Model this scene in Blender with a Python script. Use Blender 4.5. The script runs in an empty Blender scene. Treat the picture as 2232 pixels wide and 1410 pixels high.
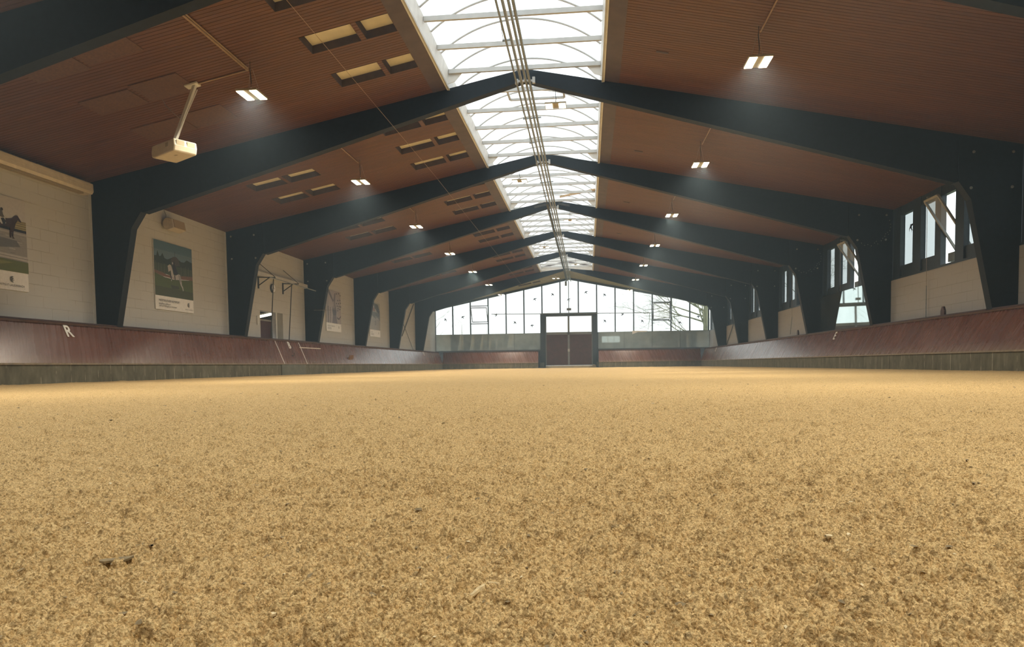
import bpy, bmesh, math, random
import numpy as np
from mathutils import Vector, Matrix
random.seed(7); rng = np.random.default_rng(7)
SC = bpy.context.scene
COL = SC.collection

# ------------------------------------------------------------------ camera
CX, CZ = 1.3368, 0.243
YAW, PITCH, ROLL = 0.1035, -0.0541, 0.0134
FPX, PPY = 1601.48, 882.7
fw = Vector((-math.sin(YAW)*math.cos(PITCH), math.cos(YAW)*math.cos(PITCH), math.sin(PITCH)))
rt = Vector((math.cos(YAW), math.sin(YAW), 0)); up = rt.cross(fw)
c_, s_ = math.cos(ROLL), math.sin(ROLL)
rt, up = c_*rt - s_*up, s_*rt + c_*up
cam = bpy.data.objects.new('camera', bpy.data.cameras.new('camera')); COL.objects.link(cam)
M4 = Matrix((rt, up, -fw)).transposed().to_4x4(); M4.translation = Vector((CX, 0, CZ)); cam.matrix_world = M4
cam.data.sensor_fit = 'HORIZONTAL'; cam.data.sensor_width = 36; cam.data.lens = FPX/2232*36
cam.data.shift_y = (PPY-705)/2232; cam.data.clip_start = 0.02; cam.data.clip_end = 400
SC.camera = cam

# ------------------------------------------------------------------ world, exposure, sampling quality
SKY = 2.3           # overcast white sky
LAMP = 9.0           # visible brightness of the lamp diffusers
LAMP_W = 150.0       # light given by one ceiling lamp
W = bpy.data.worlds.new('overcast'); SC.world = W; W.use_nodes = True
bg = W.node_tree.nodes['Background']; bg.inputs[0].default_value = (0.905, 0.985, 1.0, 1); bg.inputs[1].default_value = SKY
SC.view_settings.view_transform = 'Standard'; SC.view_settings.look = 'None'
SC.view_settings.gamma = 1; SC.view_settings.use_curve_mapping = False; SC.view_settings.exposure = 0.2
cy = SC.cycles
cy.max_bounces = 6; cy.diffuse_bounces = 3; cy.glossy_bounces = 3; cy.transmission_bounces = 6; cy.transparent_max_bounces = 16
cy.volume_bounces = 0; cy.caustics_reflective = False; cy.caustics_refractive = False
cy.sample_clamp_indirect = 6; cy.use_denoising = True; cy.use_adaptive_sampling = True; cy.adaptive_threshold = 0.03

# ------------------------------------------------------------------ layout numbers (metres)
S = 6.5466
def FY(i): return 16.548 + S*(i-1)     # front face of portal frame i; the end wall is i = 7
T = 0.2256
WL, WR = 10.355, 10.375
ZR, SL = 6.776, 0.2015                  # ridge height, ceiling slope
def cz(x): return ZR - SL*abs(x)
YB, YE = FY(-3), 56.05                  # back wall, glazed end wall
KB, KT, ZB, ZK, YK = 9.42, 9.77, 0.390, 1.240, 54.05   # kicking board bottom/top
NTH = ['first', 'second', 'third', 'fourth', 'fifth', 'sixth', 'seventh', 'eighth', 'ninth', 'tenth', 'eleventh', 'twelfth', 'thirteenth', 'fourteenth', 'fifteenth', 'sixteenth']

# ------------------------------------------------------------------ materials
MATS = {}
class NT:
    def __init__(s, name):
        s.m = bpy.data.materials.new(name); s.m.use_nodes = True; s.t = s.m.node_tree; s.t.nodes.clear()
        s.out = s.n('ShaderNodeOutputMaterial')
    def n(s, typ, **kw):
        o = s.t.nodes.new(typ)
        for k, v in kw.items(): setattr(o, k, v)
        return o
    def l(s, a, b): s.t.links.new(a, b)
    def obj(s): return s.n('ShaderNodeTexCoord').outputs['Object']
    def geo(s): return s.n('ShaderNodeNewGeometry').outputs['Position']
    def mapped(s, src, scale, rot=(0, 0, 0)):
        m = s.n('ShaderNodeMapping'); s.l(src, m.inputs[0]); m.inputs['Scale'].default_value = scale; m.inputs['Rotation'].default_value = rot
        return m.outputs[0]
    def noise(s, vec, scale, detail=3, rough=0.5):
        n = s.n('ShaderNodeTexNoise'); s.l(vec, n.inputs['Vector']); n.inputs['Scale'].default_value = scale
        n.inputs['Detail'].default_value = detail; n.inputs['Roughness'].default_value = rough
        return n.outputs['Fac']
    def ramp(s, fac, stops):
        r = s.n('ShaderNodeValToRGB'); s.l(fac, r.inputs[0]); e = r.color_ramp.elements
        while len(e) < len(stops): e.new(0.5)
        for k, (p, c) in enumerate(stops):
            e[k].position = p; e[k].color = (c if len(c) == 4 else (*c, 1)) if not isinstance(c, float) else (c, c, c, 1)
        return r.outputs[0]
    def math(s, op, a, b=None):
        m = s.n('ShaderNodeMath', operation=op)
        for k, v in enumerate((a, b)):
            if v is None: continue
            if isinstance(v, (int, float)): m.inputs[k].default_value = v
            else: s.l(v, m.inputs[k])
        return m.outputs[0]
    def mix(s, fac, a, b, blend='MIX'):
        m = s.n('ShaderNodeMixRGB', blend_type=blend)
        for k, v in ((0, fac), (1, a), (2, b)):
            if isinstance(v, float): m.inputs[k].default_value = v
            elif isinstance(v, tuple): m.inputs[k].default_value = (*v, 1)
            else: s.l(v, m.inputs[k])
        return m.outputs[0]
    def bsdf(s, col, rough=0.6, metal=0.0, bump=None, bstr=0.3, bdist=0.01, spec=0.5):
        b = s.n('ShaderNodeBsdfPrincipled')
        if isinstance(col, tuple): b.inputs['Base Color'].default_value = (*col, 1)
        else: s.l(col, b.inputs['Base Color'])
        if isinstance(rough, (int, float)): b.inputs['Roughness'].default_value = rough
        else: s.l(rough, b.inputs['Roughness'])
        b.inputs['Metallic'].default_value = metal; b.inputs['Specular IOR Level'].default_value = spec
        if bump is not None:
            bp = s.n('ShaderNodeBump'); s.l(bump, bp.inputs['Height']); bp.inputs['Strength'].default_value = bstr; bp.inputs['Distance'].default_value = bdist
            s.l(bp.outputs[0], b.inputs['Normal'])
        s.l(b.outputs[0], s.out.inputs[0]); return b
def var(name, c, rough=0.6, amt=0.25, scale=6.0, metal=0.0, spec=0.5, bstr=0.1):
    """plain material with a little procedural variation"""
    if name in MATS: return MATS[name]
    t = NT(name); f = t.noise(t.geo(), scale, 4)
    lo = tuple(v*(1-amt) for v in c); hi = tuple(min(1, v*(1+amt)) for v in c)
    t.bsdf(t.ramp(f, [(0.3, lo), (0.7, hi)]), rough, metal, bump=f, bstr=bstr, bdist=0.002, spec=spec)
    MATS[name] = t.m; return t.m
def flat(name, c, rough=0.6):
    return var(name, c, rough, 0.06, 20.0, bstr=0.0)
def emit(name, c, s):
    t = NT(name); e = t.n('ShaderNodeEmission'); e.inputs[0].default_value = (*c, 1); e.inputs[1].default_value = s; t.l(e.outputs[0], t.out.inputs[0])
    t.m.cycles.emission_sampling = 'NONE' if 'lamp' in name else 'AUTO'; MATS[name] = t.m; return t.m
def m_sand():
    t = NT('sand'); g = t.geo()
    big = t.noise(g, 3.0, 4, .6); mid = t.noise(g, 95, 3, .6); fine = t.noise(g, 420, 3, .6); vf = t.noise(g, 1100, 2, .6)
    c = t.ramp(mid, [(0.28, (.57, .37, .155)), (0.5, (.75, .515, .245)), (0.72, (.82, .59, .30))])
    c = t.mix(t.ramp(big, [(0.35, 0.0), (0.7, 0.12)]), c, (.68, .46, .20))
    c = t.mix(t.ramp(fine, [(0.30, 0.5), (0.5, 0.0)]), c, (.36, .225, .085))
    sp = t.n('ShaderNodeTexVoronoi'); t.l(g, sp.inputs['Vector']); sp.inputs['Scale'].default_value = 38
    spk = t.math('MULTIPLY', t.math('LESS_THAN', sp.outputs['Distance'], .17), t.math('GREATER_THAN', t.math('MULTIPLY', sp.outputs['Color'], 1.0), .74))
    c = t.mix(t.math('MULTIPLY', spk, .75), c, (.20, .15, .085))
    for sc_, lo, hi, am in ((820, .30, .44, .5), (340, .24, .36, .62)):
        v_ = t.n('ShaderNodeTexVoronoi'); t.l(t.mix(.02, g, v_.outputs[1]) if False else g, v_.inputs['Vector']); v_.inputs['Scale'].default_value = sc_
        sp_ = t.n('ShaderNodeSeparateXYZ'); t.l(v_.outputs['Color'], sp_.inputs[0])
        c = t.mix(t.ramp(sp_.outputs[0], [(lo, am), (hi, 0.0)]), c, (.27, .175, .07))
        c = t.mix(t.ramp(sp_.outputs[1], [(.74, 0.0), (.86, .5)]), c, (.92, .70, .36))
    wn_ = t.n('ShaderNodeVectorMath', operation='ADD'); nz = t.n('ShaderNodeTexNoise'); t.l(g, nz.inputs['Vector']); nz.inputs['Scale'].default_value = 160
    sc2 = t.n('ShaderNodeVectorMath', operation='SCALE'); t.l(nz.outputs['Color'], sc2.inputs[0]); sc2.inputs['Scale'].default_value = .008; t.l(g, wn_.inputs[0]); t.l(sc2.outputs[0], wn_.inputs[1])
    for sc_, rad, pr, am in ((64, .30, .80, .62), (120, .36, .72, .55), (30, .22, .86, .55)):  # dark crumbs, the shade on their fronts put into the colour
        v_ = t.n('ShaderNodeTexVoronoi'); t.l(wn_.outputs[0], v_.inputs['Vector']); v_.inputs['Scale'].default_value = sc_
        sp_ = t.n('ShaderNodeSeparateXYZ'); t.l(v_.outputs['Color'], sp_.inputs[0])
        k_ = t.math('MULTIPLY', t.ramp(v_.outputs['Distance'], [(rad*.5, am), (rad*1.3, 0.0)]), t.math('GREATER_THAN', sp_.outputs[2], pr))
        c = t.mix(k_, c, (.22, .14, .06))
    vo = t.n('ShaderNodeTexVoronoi'); t.l(g, vo.inputs['Vector']); vo.inputs['Scale'].default_value = 260
    h = t.math('ADD', t.math('MULTIPLY', mid, .5), t.math('ADD', t.math('MULTIPLY', fine, .35), t.math('SUBTRACT', t.math('MULTIPLY', vf, .2), t.math('MULTIPLY', vo.outputs['Distance'], .35))))
    t.bsdf(c, 0.95, bump=h, bstr=.9, bdist=0.006, spec=0.15); return t.m
def m_plank():
    t = NT('plank'); g = t.geo(); sx = t.n('ShaderNodeSeparateXYZ'); t.l(g, sx.inputs[0])
    idx = t.math('FLOOR', t.math('DIVIDE', t.math('SUBTRACT', sx.outputs[1], FY(-3)), S/68))
    wn = t.n('ShaderNodeTexWhiteNoise', noise_dimensions='1D'); t.l(idx, wn.inputs['W'])
    gr = t.noise(t.mapped(g, (1.2, 40, 8)), 1.0, 5, .6)
    c = t.ramp(gr, [(0.3, (.100, .037, .0095)), (0.7, (.175, .067, .018))])
    c = t.mix(t.math('MULTIPLY', wn.outputs[0], .35), c, (.075, .029, .010))
    t.bsdf(c, 0.5, bump=gr, bstr=.1, bdist=.002, spec=.4); return t.m
def m_kick(name='kick_board'):
    t = NT(name); g = t.geo()
    sx = t.n('ShaderNodeSeparateXYZ'); t.l(g, sx.inputs[0])
    cb = t.n('ShaderNodeCombineXYZ'); t.l(t.math('ADD', sx.outputs[0], sx.outputs[1]), cb.inputs[0]); t.l(sx.outputs[2], cb.inputs[2]); v = cb.outputs[0]
    st = t.noise(t.mapped(v, (10, 1, .7)), 1.0, 5, .6); bl = t.noise(g, 1.3, 4); fs = t.noise(t.mapped(v, (50, 1, 2)), 1.0, 3)
    c = t.ramp(bl, [(0.3, (.100, .028, .012)), (0.7, (.150, .049, .024))])
    low = t.ramp(t.math('ADD', sx.outputs[2], t.math('ADD', t.math('MULTIPLY', bl, .22), t.math('MULTIPLY', fs, .08))), [(0.52, 0.5), (0.74, 0.0)])
    c = t.mix(low, c, (.25, .165, .10))
    c = t.mix(t.ramp(fs, [(0.62, 0.0), (0.80, 0.08)]), c, (.30, .2, .15))
    r = t.ramp(t.math('ADD', t.math('MULTIPLY', st, .7), t.math('MULTIPLY', fs, .3)), [(0.36, 0.225), (0.62, 0.315)])
    t.bsdf(c, r, bump=st, bstr=.02, bdist=.004, spec=1.0); return t.m
def m_concrete():
    t = NT('concrete'); g = t.geo(); sx = t.n('ShaderNodeSeparateXYZ'); t.l(g, sx.inputs[0])
    along = t.math('ADD', sx.outputs[1], sx.outputs[0])
    fr = t.math('FRACT', t.math('DIVIDE', along, .43)); j = t.math('LESS_THAN', t.math('ABSOLUTE', t.math('SUBTRACT', fr, .5)), .028)
    n = t.noise(t.mapped(g, (3, 3, 1.2)), 1.5, 6, .65); z = sx.outputs[2]
    c = t.ramp(n, [(0.3, (.085, .074, .045)), (0.55, (.150, .138, .09)), (0.75, (.22, .205, .15))])
    jm = t.math('MULTIPLY', j, t.ramp(t.noise(t.mapped(g, (1, 1.7, 5)), 1.0, 3), [(0.42, 0.0), (0.6, 0.75)]))
    c = t.mix(jm, c, (.42, .38, .28))
    c = t.mix(t.ramp(t.math('ADD', z, t.math('MULTIPLY', n, .16)), [(0.42, 0.0), (0.47, 0.45)]), c, (.20, .18, .12))
    t.bsdf(c, .85, bump=n, bstr=.35, bdist=.008, spec=.25); return t.m
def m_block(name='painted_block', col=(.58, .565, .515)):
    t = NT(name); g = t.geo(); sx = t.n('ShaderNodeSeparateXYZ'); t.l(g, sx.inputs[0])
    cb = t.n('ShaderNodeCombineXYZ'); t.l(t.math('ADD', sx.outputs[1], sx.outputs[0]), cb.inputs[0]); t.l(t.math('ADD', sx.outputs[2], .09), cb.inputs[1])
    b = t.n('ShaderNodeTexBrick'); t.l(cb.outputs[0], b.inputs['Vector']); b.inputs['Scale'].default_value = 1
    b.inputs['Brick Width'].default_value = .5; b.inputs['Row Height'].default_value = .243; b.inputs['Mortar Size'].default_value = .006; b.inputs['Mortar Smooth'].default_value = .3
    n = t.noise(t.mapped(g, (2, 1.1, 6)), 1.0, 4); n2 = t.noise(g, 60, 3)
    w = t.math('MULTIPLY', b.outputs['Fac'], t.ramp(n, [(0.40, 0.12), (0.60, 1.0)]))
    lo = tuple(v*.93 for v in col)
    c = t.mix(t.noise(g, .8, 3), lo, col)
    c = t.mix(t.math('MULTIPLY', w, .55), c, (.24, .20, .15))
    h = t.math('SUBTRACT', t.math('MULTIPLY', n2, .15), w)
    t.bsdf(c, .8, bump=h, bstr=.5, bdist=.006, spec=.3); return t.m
def m_glass(name, tint, gl=0.06, milk=0.0, milkc=(.8, .82, .84)):
    t = NT(name); tr = t.n('ShaderNodeBsdfTransparent'); tr.inputs[0].default_value = (*tint, 1)
    gs = t.n('ShaderNodeBsdfGlossy'); gs.inputs['Roughness'].default_value = .03; gs.inputs[0].default_value = (.9, .9, .9, 1)
    m = t.n('ShaderNodeMixShader'); ge = t.n('ShaderNodeNewGeometry'); dp = t.n('ShaderNodeVectorMath', operation='DOT_PRODUCT')
    t.l(ge.outputs['Incoming'], dp.inputs[0]); t.l(ge.outputs['Normal'], dp.inputs[1])
    sch = t.math('POWER', t.math('SUBTRACT', 1.0, t.math('ABSOLUTE', dp.outputs['Value'])), 5.0)
    t.l(t.math('ADD', gl, t.math('MULTIPLY', sch, .75)), m.inputs[0]); t.l(tr.outputs[0], m.inputs[1]); t.l(gs.outputs[0], m.inputs[2])
    last = m.outputs[0]
    if milk:
        tl = t.n('ShaderNodeBsdfTranslucent'); tl.inputs[0].default_value = (*milkc, 1)
        f = t.noise(t.geo(), 2.5, 4); m2 = t.n('ShaderNodeMixShader')
        t.l(t.math('MULTIPLY', t.ramp(f, [(.3, .7), (.7, 1.0)]), milk), m2.inputs[0]); t.l(last, m2.inputs[1]); t.l(tl.outputs[0], m2.inputs[2]); last = m2.outputs[0]
    t.l(last, t.out.inputs[0]); return t.m
def m_mirror(name, lo, hi):
    t = NT(name); g = t.n('ShaderNodeBsdfGlossy'); g.inputs['Roughness'].default_value = .02; f = t.noise(t.geo(), 1.5, 4)
    t.l(t.ramp(f, [(.3, (.62, .70, .68)), (.7, (.72, .80, .78))]), g.inputs[0])
    d = t.n('ShaderNodeBsdfDiffuse'); d.inputs[0].default_value = (.62, .70, .68, 1); m = t.n('ShaderNodeMixShader')
    t.l(t.ramp(f, [(.3, lo), (.7, hi)]), m.inputs[0]); t.l(g.outputs[0], m.inputs[1]); t.l(d.outputs[0], m.inputs[2]); t.l(m.outputs[0], t.out.inputs[0]); return t.m
def m_bark():
    t = NT('bark'); g = t.geo(); f = t.noise(t.mapped(g, (1.5, 1.5, .8)), 2.0, 5)
    t.bsdf(t.ramp(f, [(.35, (.20, .20, .12)), (.55, (.36, .35, .22)), (.7, (.50, .47, .32))]), .9, bump=f, bstr=.4, bdist=.02); return t.m
sand, plank, kick, concrete = m_sand(), m_plank(), m_kick(), m_concrete()
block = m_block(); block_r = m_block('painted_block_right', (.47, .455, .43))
paint = var('frame_paint', (.0090, .0125, .0158), .62, .22, 9, spec=.22)
winpaint = var('window_paint', (.030, .042, .055), .45, .2, 12)
trimgrey = var('grey_trim_board', (.085, .056, .050), .55, .2, 4)
recessm = var('recess_wall', (.075, .054, .050), .7, .2, 8)
cream = var('cream_panel', (.70, .64, .47), .7, .1, 3)
coverm = var('cover_board', (.125, .058, .023), .6, .25, 25)
pale_lit_plank = var('pale_lit_plank', (.36, .315, .185), .6, .2, 3)  # last bay: light of the end glazing partly put into the paler colour
white = var('white_paint', (.66, .64, .58), .5, .08, 6)
capm = var('cap_wood', (.060, .019, .012), .5, .35, 5)
galv = var('galvanised_steel', (.24, .27, .28), .45, .2, 30, metal=.25)
steel = var('dark_steel', (.055, .052, .045), .5, .25, 20, metal=.3)
sky_fr = var('skylight_white_metal', (.46, .46, .44), .4, .08, 6)
curbm = var('skylight_curb_white', (.74, .74, .71), .5, .10, 5)
sheet = m_glass('skylight_sheet', (.90, .90, .91), .03, .14, (.92, .92, .94))
glass = m_glass('window_glass', (.58, .60, .60), .03)
milky = m_glass('milky_glass', (.60, .61, .60), .05, .05, (.6, .6, .6))
mirror = m_mirror('mirror', .34, .50); mirror_c = m_mirror('low_diffuse_mirror', .03, .08); bark = m_bark()  # far mirrors: brightness of the reflection put in as pale diffuse colour
lampE = emit('lamp_diffuser', (1.0, .93, .70), LAMP)
lampC = emit('lamp_diffuser_dimmed', (1.0, .95, .78), LAMP*.45)
tubeE = emit('fluorescent_tube', (1.0, .95, .75), 9)
lampbody = var('lamp_housing', (.32, .26, .15), .45, .1, 20)
plastic = var('projector_plastic', (.64, .56, .42), .4, .06, 10)
ventm = var('projector_vent', (.36, .29, .17), .6, .1, 60)
beige = var('speaker_beige', (.60, .52, .38), .5, .1, 14)
caseM = var('screen_case', (.66, .58, .44), .45, .08, 9)
copper = var('conduit_pipe', (.36, .235, .125), .45, .15, 9)
black = flat('black_print', (.012, .012, .012), .6)
letterM = var('letter_white', (.86, .85, .82), .45, .04, 10)
doorred = var('door_red', (.050, .009, .005), .6, .2, 6)
gatered = var('gate_red', (.085, .030, .022), .5, .2, 4)
batten = var('pine_batten', (.42, .27, .12), .6, .2, 14)
greypl = var('grey_plaster', (.26, .24, .19), .8, .12, 3)
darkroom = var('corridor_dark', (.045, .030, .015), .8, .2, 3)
ground = var('outside_ground', (.14, .16, .07), .95, .3, .7)
chipP = var('pale_chip', (.70, .58, .36), .8, .12, 90)
twigm = var('twig_wood', (.58, .45, .25), .8, .25, 160)
chipD = var('grey_chip', (.24, .18, .095), .85, .3, 90)
wire = var('thin_wire', (.42, .36, .30), .5, .1, 9)
rubber = var('hose_rubber', (.045, .055, .05), .55, .2, 12)

# ------------------------------------------------------------------ mesh builder
class MB:
    def __init__(s): s.v = []; s.f = []; s.mi = []
    def face(s, pts, mi=0):
        b = len(s.v); s.v += [tuple(p) for p in pts]; s.f.append(tuple(range(b, b+len(pts)))); s.mi.append(mi); return s
    def box(s, x0, x1, y0, y1, z0, z1, mi=0):
        b = len(s.v)
        s.v += [(x, y, z) for z in (z0, z1) for y in (y0, y1) for x in (x0, x1)]
        for q in ((0, 2, 3, 1), (4, 5, 7, 6), (0, 1, 5, 4), (2, 6, 7, 3), (0, 4, 6, 2), (1, 3, 7, 5)): s.f.append(tuple(b+k for k in q)); s.mi.append(mi)
        return s
    def prism(s, poly, d, mi=0):
        """poly: 3-D loop, extruded by vector d"""
        n = len(poly); b = len(s.v); d = Vector(d)
        s.v += [tuple(p) for p in poly] + [tuple(Vector(p)+d) for p in poly]
        s.f.append(tuple(range(b, b+n))); s.f.append(tuple(range(b+2*n-1, b+n-1, -1))); s.mi += [mi, mi]
        for k in range(n): s.f.append((b+k, b+(k+1) % n, b+n+(k+1) % n, b+n+k)[::-1]); s.mi.append(mi)
        return s
    def obox(s, c, ax, ay, az, mi=0):
        """oriented box: centre and three half-axis vectors"""
        c, ax, ay, az = map(Vector, (c, ax, ay, az)); b = len(s.v)
        s.v += [tuple(c+i*ax+j*ay+k*az) for k in (-1, 1) for j in (-1, 1) for i in (-1, 1)]
        for q in ((0, 2, 3, 1), (4, 5, 7, 6), (0, 1, 5, 4), (2, 6, 7, 3), (0, 4, 6, 2), (1, 3, 7, 5)): s.f.append(tuple(b+k for k in q)); s.mi.append(mi)
        return s
    def bar(s, p, q, w, h, upv=(0, 0, 1), mi=0):
        p, q = Vector(p), Vector(q); d = q-p; u = Vector(upv); sd = d.cross(u)
        if sd.length < 1e-6: sd = d.cross(Vector((1, 0, 0)))
        sd.normalize(); u = sd.cross(d).normalized()
        return s.obox((p+q)/2, d/2, sd*w/2, u*h/2, mi)
    def tube(s, pts, r, n=8, mi=0, cap=True):
        pts = [Vector(p) for p in pts]; rr = [float(x) for x in r] if isinstance(r, (list, tuple)) else [float(r)]*len(pts); b = len(s.v)
        for k, p in enumerate(pts):
            d = (pts[min(k+1, len(pts)-1)]-pts[max(k-1, 0)]).normalized(); a = d.cross(Vector((0, 0, 1)))
            if a.length < 1e-3: a = d.cross(Vector((1, 0, 0)))
            a.normalize(); c = d.cross(a)
            s.v += [tuple(p+rr[k]*(math.cos(t)*a+math.sin(t)*c)) for t in [2*math.pi*j/n for j in range(n)]]
        for k in range(len(pts)-1):
            for j in range(n):
                s.f.append((b+k*n+j, b+k*n+(j+1) % n, b+(k+1)*n+(j+1) % n, b+(k+1)*n+j)); s.mi.append(mi)
        if cap:
            s.f.append(tuple(b+j for j in range(n))[::-1]); s.f.append(tuple(b+(len(pts)-1)*n+j for j in range(n))); s.mi += [mi, mi]
        return s
    def disc(s, c, nrm, r, h, n=16, mi=0):
        c, nrm = Vector(c), Vector(nrm).normalized(); return s.tube([c, c+nrm*h], r, n, mi)
    def build(s, name, m, parent=None, smooth=False, bevel=0.0):
        me = bpy.data.meshes.new(name); me.from_pydata(s.v, [], s.f)
        ms = m if isinstance(m, (list, tuple)) else [m]
        for x in ms: me.materials.append(x)
        if len(ms) > 1: me.polygons.foreach_set('material_index', s.mi)
        if smooth: me.polygons.foreach_set('use_smooth', [True]*len(me.polygons))
        o = bpy.data.objects.new(name, me); COL.objects.link(o)
        if parent is not None:
            o.parent = parent; o.matrix_parent_inverse = Matrix.Translation(-Vector(parent.location))
        if bevel:
            b = o.modifiers.new('bevel', 'BEVEL'); b.width = bevel; b.segments = 2; b.limit_method = 'ANGLE'
        return o
def tag(o, label=None, cat=None, group=None, kind=None):
    for k, v in (('label', label), ('category', cat), ('group', group), ('kind', kind)):
        if v: o[k] = v
    return o
def thing(name, label, cat, loc=(0, 0, 0), group=None, kind=None):
    o = bpy.data.objects.new(name, None); COL.objects.link(o); o.location = loc; o.empty_display_size = .1
    return tag(o, label, cat, group, kind)
def struct(mb, name, m, **kw):
    o = mb.build(name, m, **kw); o['kind'] = 'structure'; return o
def text(name, body, size, m, mat4, parent=None, ext=0.0, align='CENTER', bold=0.0):
    cu = bpy.data.curves.new(name, 'FONT'); cu.body = body; cu.size = size; cu.extrude = ext; cu.align_x = align; cu.align_y = 'CENTER'; cu.offset = bold
    tmp = bpy.data.objects.new('t', cu); COL.objects.link(tmp); bpy.context.view_layer.update()
    me = bpy.data.meshes.new_from_object(tmp.evaluated_get(bpy.context.evaluated_depsgraph_get())); me.name = name
    bpy.data.objects.remove(tmp); bpy.data.curves.remove(cu)
    me.materials.clear(); me.materials.append(m); o = bpy.data.objects.new(name, me); COL.objects.link(o)
    if parent is not None: o.parent = parent; o.matrix_parent_inverse = Matrix.Translation(-Vector(parent.location))
    o.matrix_basis = mat4; return o
def basis(x, y, z, p):
    m = Matrix((Vector(x), Vector(y), Vector(z))).transposed().to_4x4(); m.translation = Vector(p); return m

# ------------------------------------------------------------------ floor of riding sand
def vnoise(x, y, seed):
    xi = np.floor(x).astype(np.int64); yi = np.floor(y).astype(np.int64); fx = x-xi; fy = y-yi
    fx = fx*fx*(3-2*fx); fy = fy*fy*(3-2*fy)
    def h(a, b):
        n = (a*374761393 + b*668265263 + seed*974711) & 0x7fffffff
        n = ((n ^ (n >> 13))*1274126177) & 0x7fffffff
        return ((n ^ (n >> 16)) & 0xffff)/65535.0
    return (h(xi, yi)*(1-fx)+h(xi+1, yi)*fx)*(1-fy) + (h(xi, yi+1)*(1-fx)+h(xi+1, yi+1)*fx)*fy
def clods(x, y, seed, dens=.8):
    """rounded crumbs: height 0..1 from jittered cells"""
    xi = np.floor(x).astype(np.int64); yi = np.floor(y).astype(np.int64); out = np.zeros_like(x)
    def h(a, b, k):
        n = (a*374761393 + b*668265263 + (seed*31+k)*974711) & 0x7fffffff
        n = ((n ^ (n >> 13))*1274126177) & 0x7fffffff
        return ((n ^ (n >> 16)) & 0xffff)/65535.0
    for dx in (-1, 0, 1):
        for dy in (-1, 0, 1):
            a, b = xi+dx, yi+dy
            px = a+h(a, b, 1); py = b+h(a, b, 2); r = .25+.55*h(a, b, 3)**1.5; on = h(a, b, 4) < dens
            e = 1+.6*(h(a, b, 5)-.5)
            q = 1-((x-px)**2*e+(y-py)**2/e)/(r*r)
            out = np.maximum(out, np.where(on & (q > 0), np.sqrt(np.maximum(q, 0))*r, 0))
    return out
def sand_height(x, y):
    r = np.hypot(x-CX, y)
    fade = lambda lim: np.clip(1.4-r/lim, 0, 1)
    wx = x+.02*vnoise(x*9, y*9, 51); wy = y+.02*vnoise(x*9, y*9, 52)
    h = .014*(vnoise(x*1.7, y*1.7, 1)-.5) + .010*(vnoise(x*6, y*6, 2)-.5) + .008*(vnoise(x*17, y*17, 3)-.5)
    h = h + .008*(vnoise(wx*42, wy*42, 4)-.5)*fade(9)
    big = vnoise(x*5+3, y*5, 11)
    h = h + .021*clods(wx*30, wy*30, 7, .10)*fade(22)
    h = h + .0150*clods(wx*62, wy*62, 8, .36)*fade(14)*(.8+.4*big)
    h = h + .0092*clods(x*108, y*108, 9, .7)*fade(5.5) + .0066*clods(wx*200, wy*200, 12, .85)*fade(2.6)*(.85+.25*big) + .0024*clods(x*350, y*350, 13, .85)*fade(1.5)
    pit = vnoise(x*23+7, y*23, 10); h = h - .045*np.clip(pit-.64, 0, 1)*fade(12)
    return h
rs = [0.0, .12, .25, .36, .44]; r = .5
while r < 80:
    rs.append(r); r *= 1.0016 if r < 1.7 else (1.0035 if r < 4.5 else (1.0045 if r < 18 else 1.02))
rs = np.array(rs)
fine = np.arange(-0.76, 0.76, .00145)
coarse = np.linspace(0.76, 2*math.pi-0.76, 40)
th = np.concatenate([fine, coarse[:-1]]) + YAW
R_, TH = np.meshgrid(rs, th, indexing='ij')
X = CX - R_*np.sin(TH); Y = R_*np.cos(TH)
X = np.clip(X, -9.50, 9.50); Y = np.clip(Y, YB+.05, 55.66)
Z = sand_height(X, Y)
edge = np.minimum(np.minimum(9.5-np.abs(X), 55.66-Y), 1.0); Z = Z*np.clip(edge/.3+.4, 0, 1)
nr, nt = R_.shape
co = np.stack([X, Y, Z], -1).reshape(-1, 3).astype(np.float32)
i0 = np.arange(nr-1)[:, None]*nt; j0 = np.arange(nt)[None, :]; j1 = (j0+1) % nt
q = np.stack([i0+j0, i0+nt+j0, i0+nt+j1, i0+j1], -1).reshape(-1, 4)
a_ = co[q]; area = np.abs(np.cross(a_[:, 2, :2]-a_[:, 0, :2], a_[:, 3, :2]-a_[:, 1, :2])); q = q[area > 1e-9]
me = bpy.data.meshes.new('floor'); me.vertices.add(len(co)); me.vertices.foreach_set('co', co.ravel())
me.loops.add(q.size); me.loops.foreach_set('vertex_index', q.ravel().astype(np.int32))
me.polygons.add(len(q)); me.polygons.foreach_set('loop_start', np.arange(0, q.size, 4, dtype=np.int32)); me.polygons.foreach_set('loop_total', np.full(len(q), 4, np.int32))
me.polygons.foreach_set('use_smooth', np.ones(len(q), bool)); me.update(calc_edges=True); me.materials.append(sand)
floor = bpy.data.objects.new('floor', me); COL.objects.link(floor); floor['kind'] = 'structure'
def gz(x, y): return float(sand_height(np.array([float(x)]), np.array([float(y)]))[0])

# ------------------------------------------------------------------ walls
# left wall with the door opening between the second and third frame
D0, D1, DZ = 25.45, 27.42, 2.345
mb = MB()
mb.box(-WL-.3, -WL, YB, D0, -.05, 4.9).box(-WL-.3, -WL, D1, YE, -.05, 4.9).box(-WL-.3, -WL, D0, D1, DZ, 4.9)
struct(mb, 'wall_left', block)
mb = MB()
for i in range(0, 7): mb.box(-WL, -WL+.012, FY(i)-.085, FY(i)-.005, 1.3, cz(WL)-.02)
struct(mb, 'trim_1', white)
# right wall: block wall below, window band above
mb = MB().box(WR-.035, WR+.3, YB, YE, -.05, 2.60)
struct(mb, 'wall_right', block_r)
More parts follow.
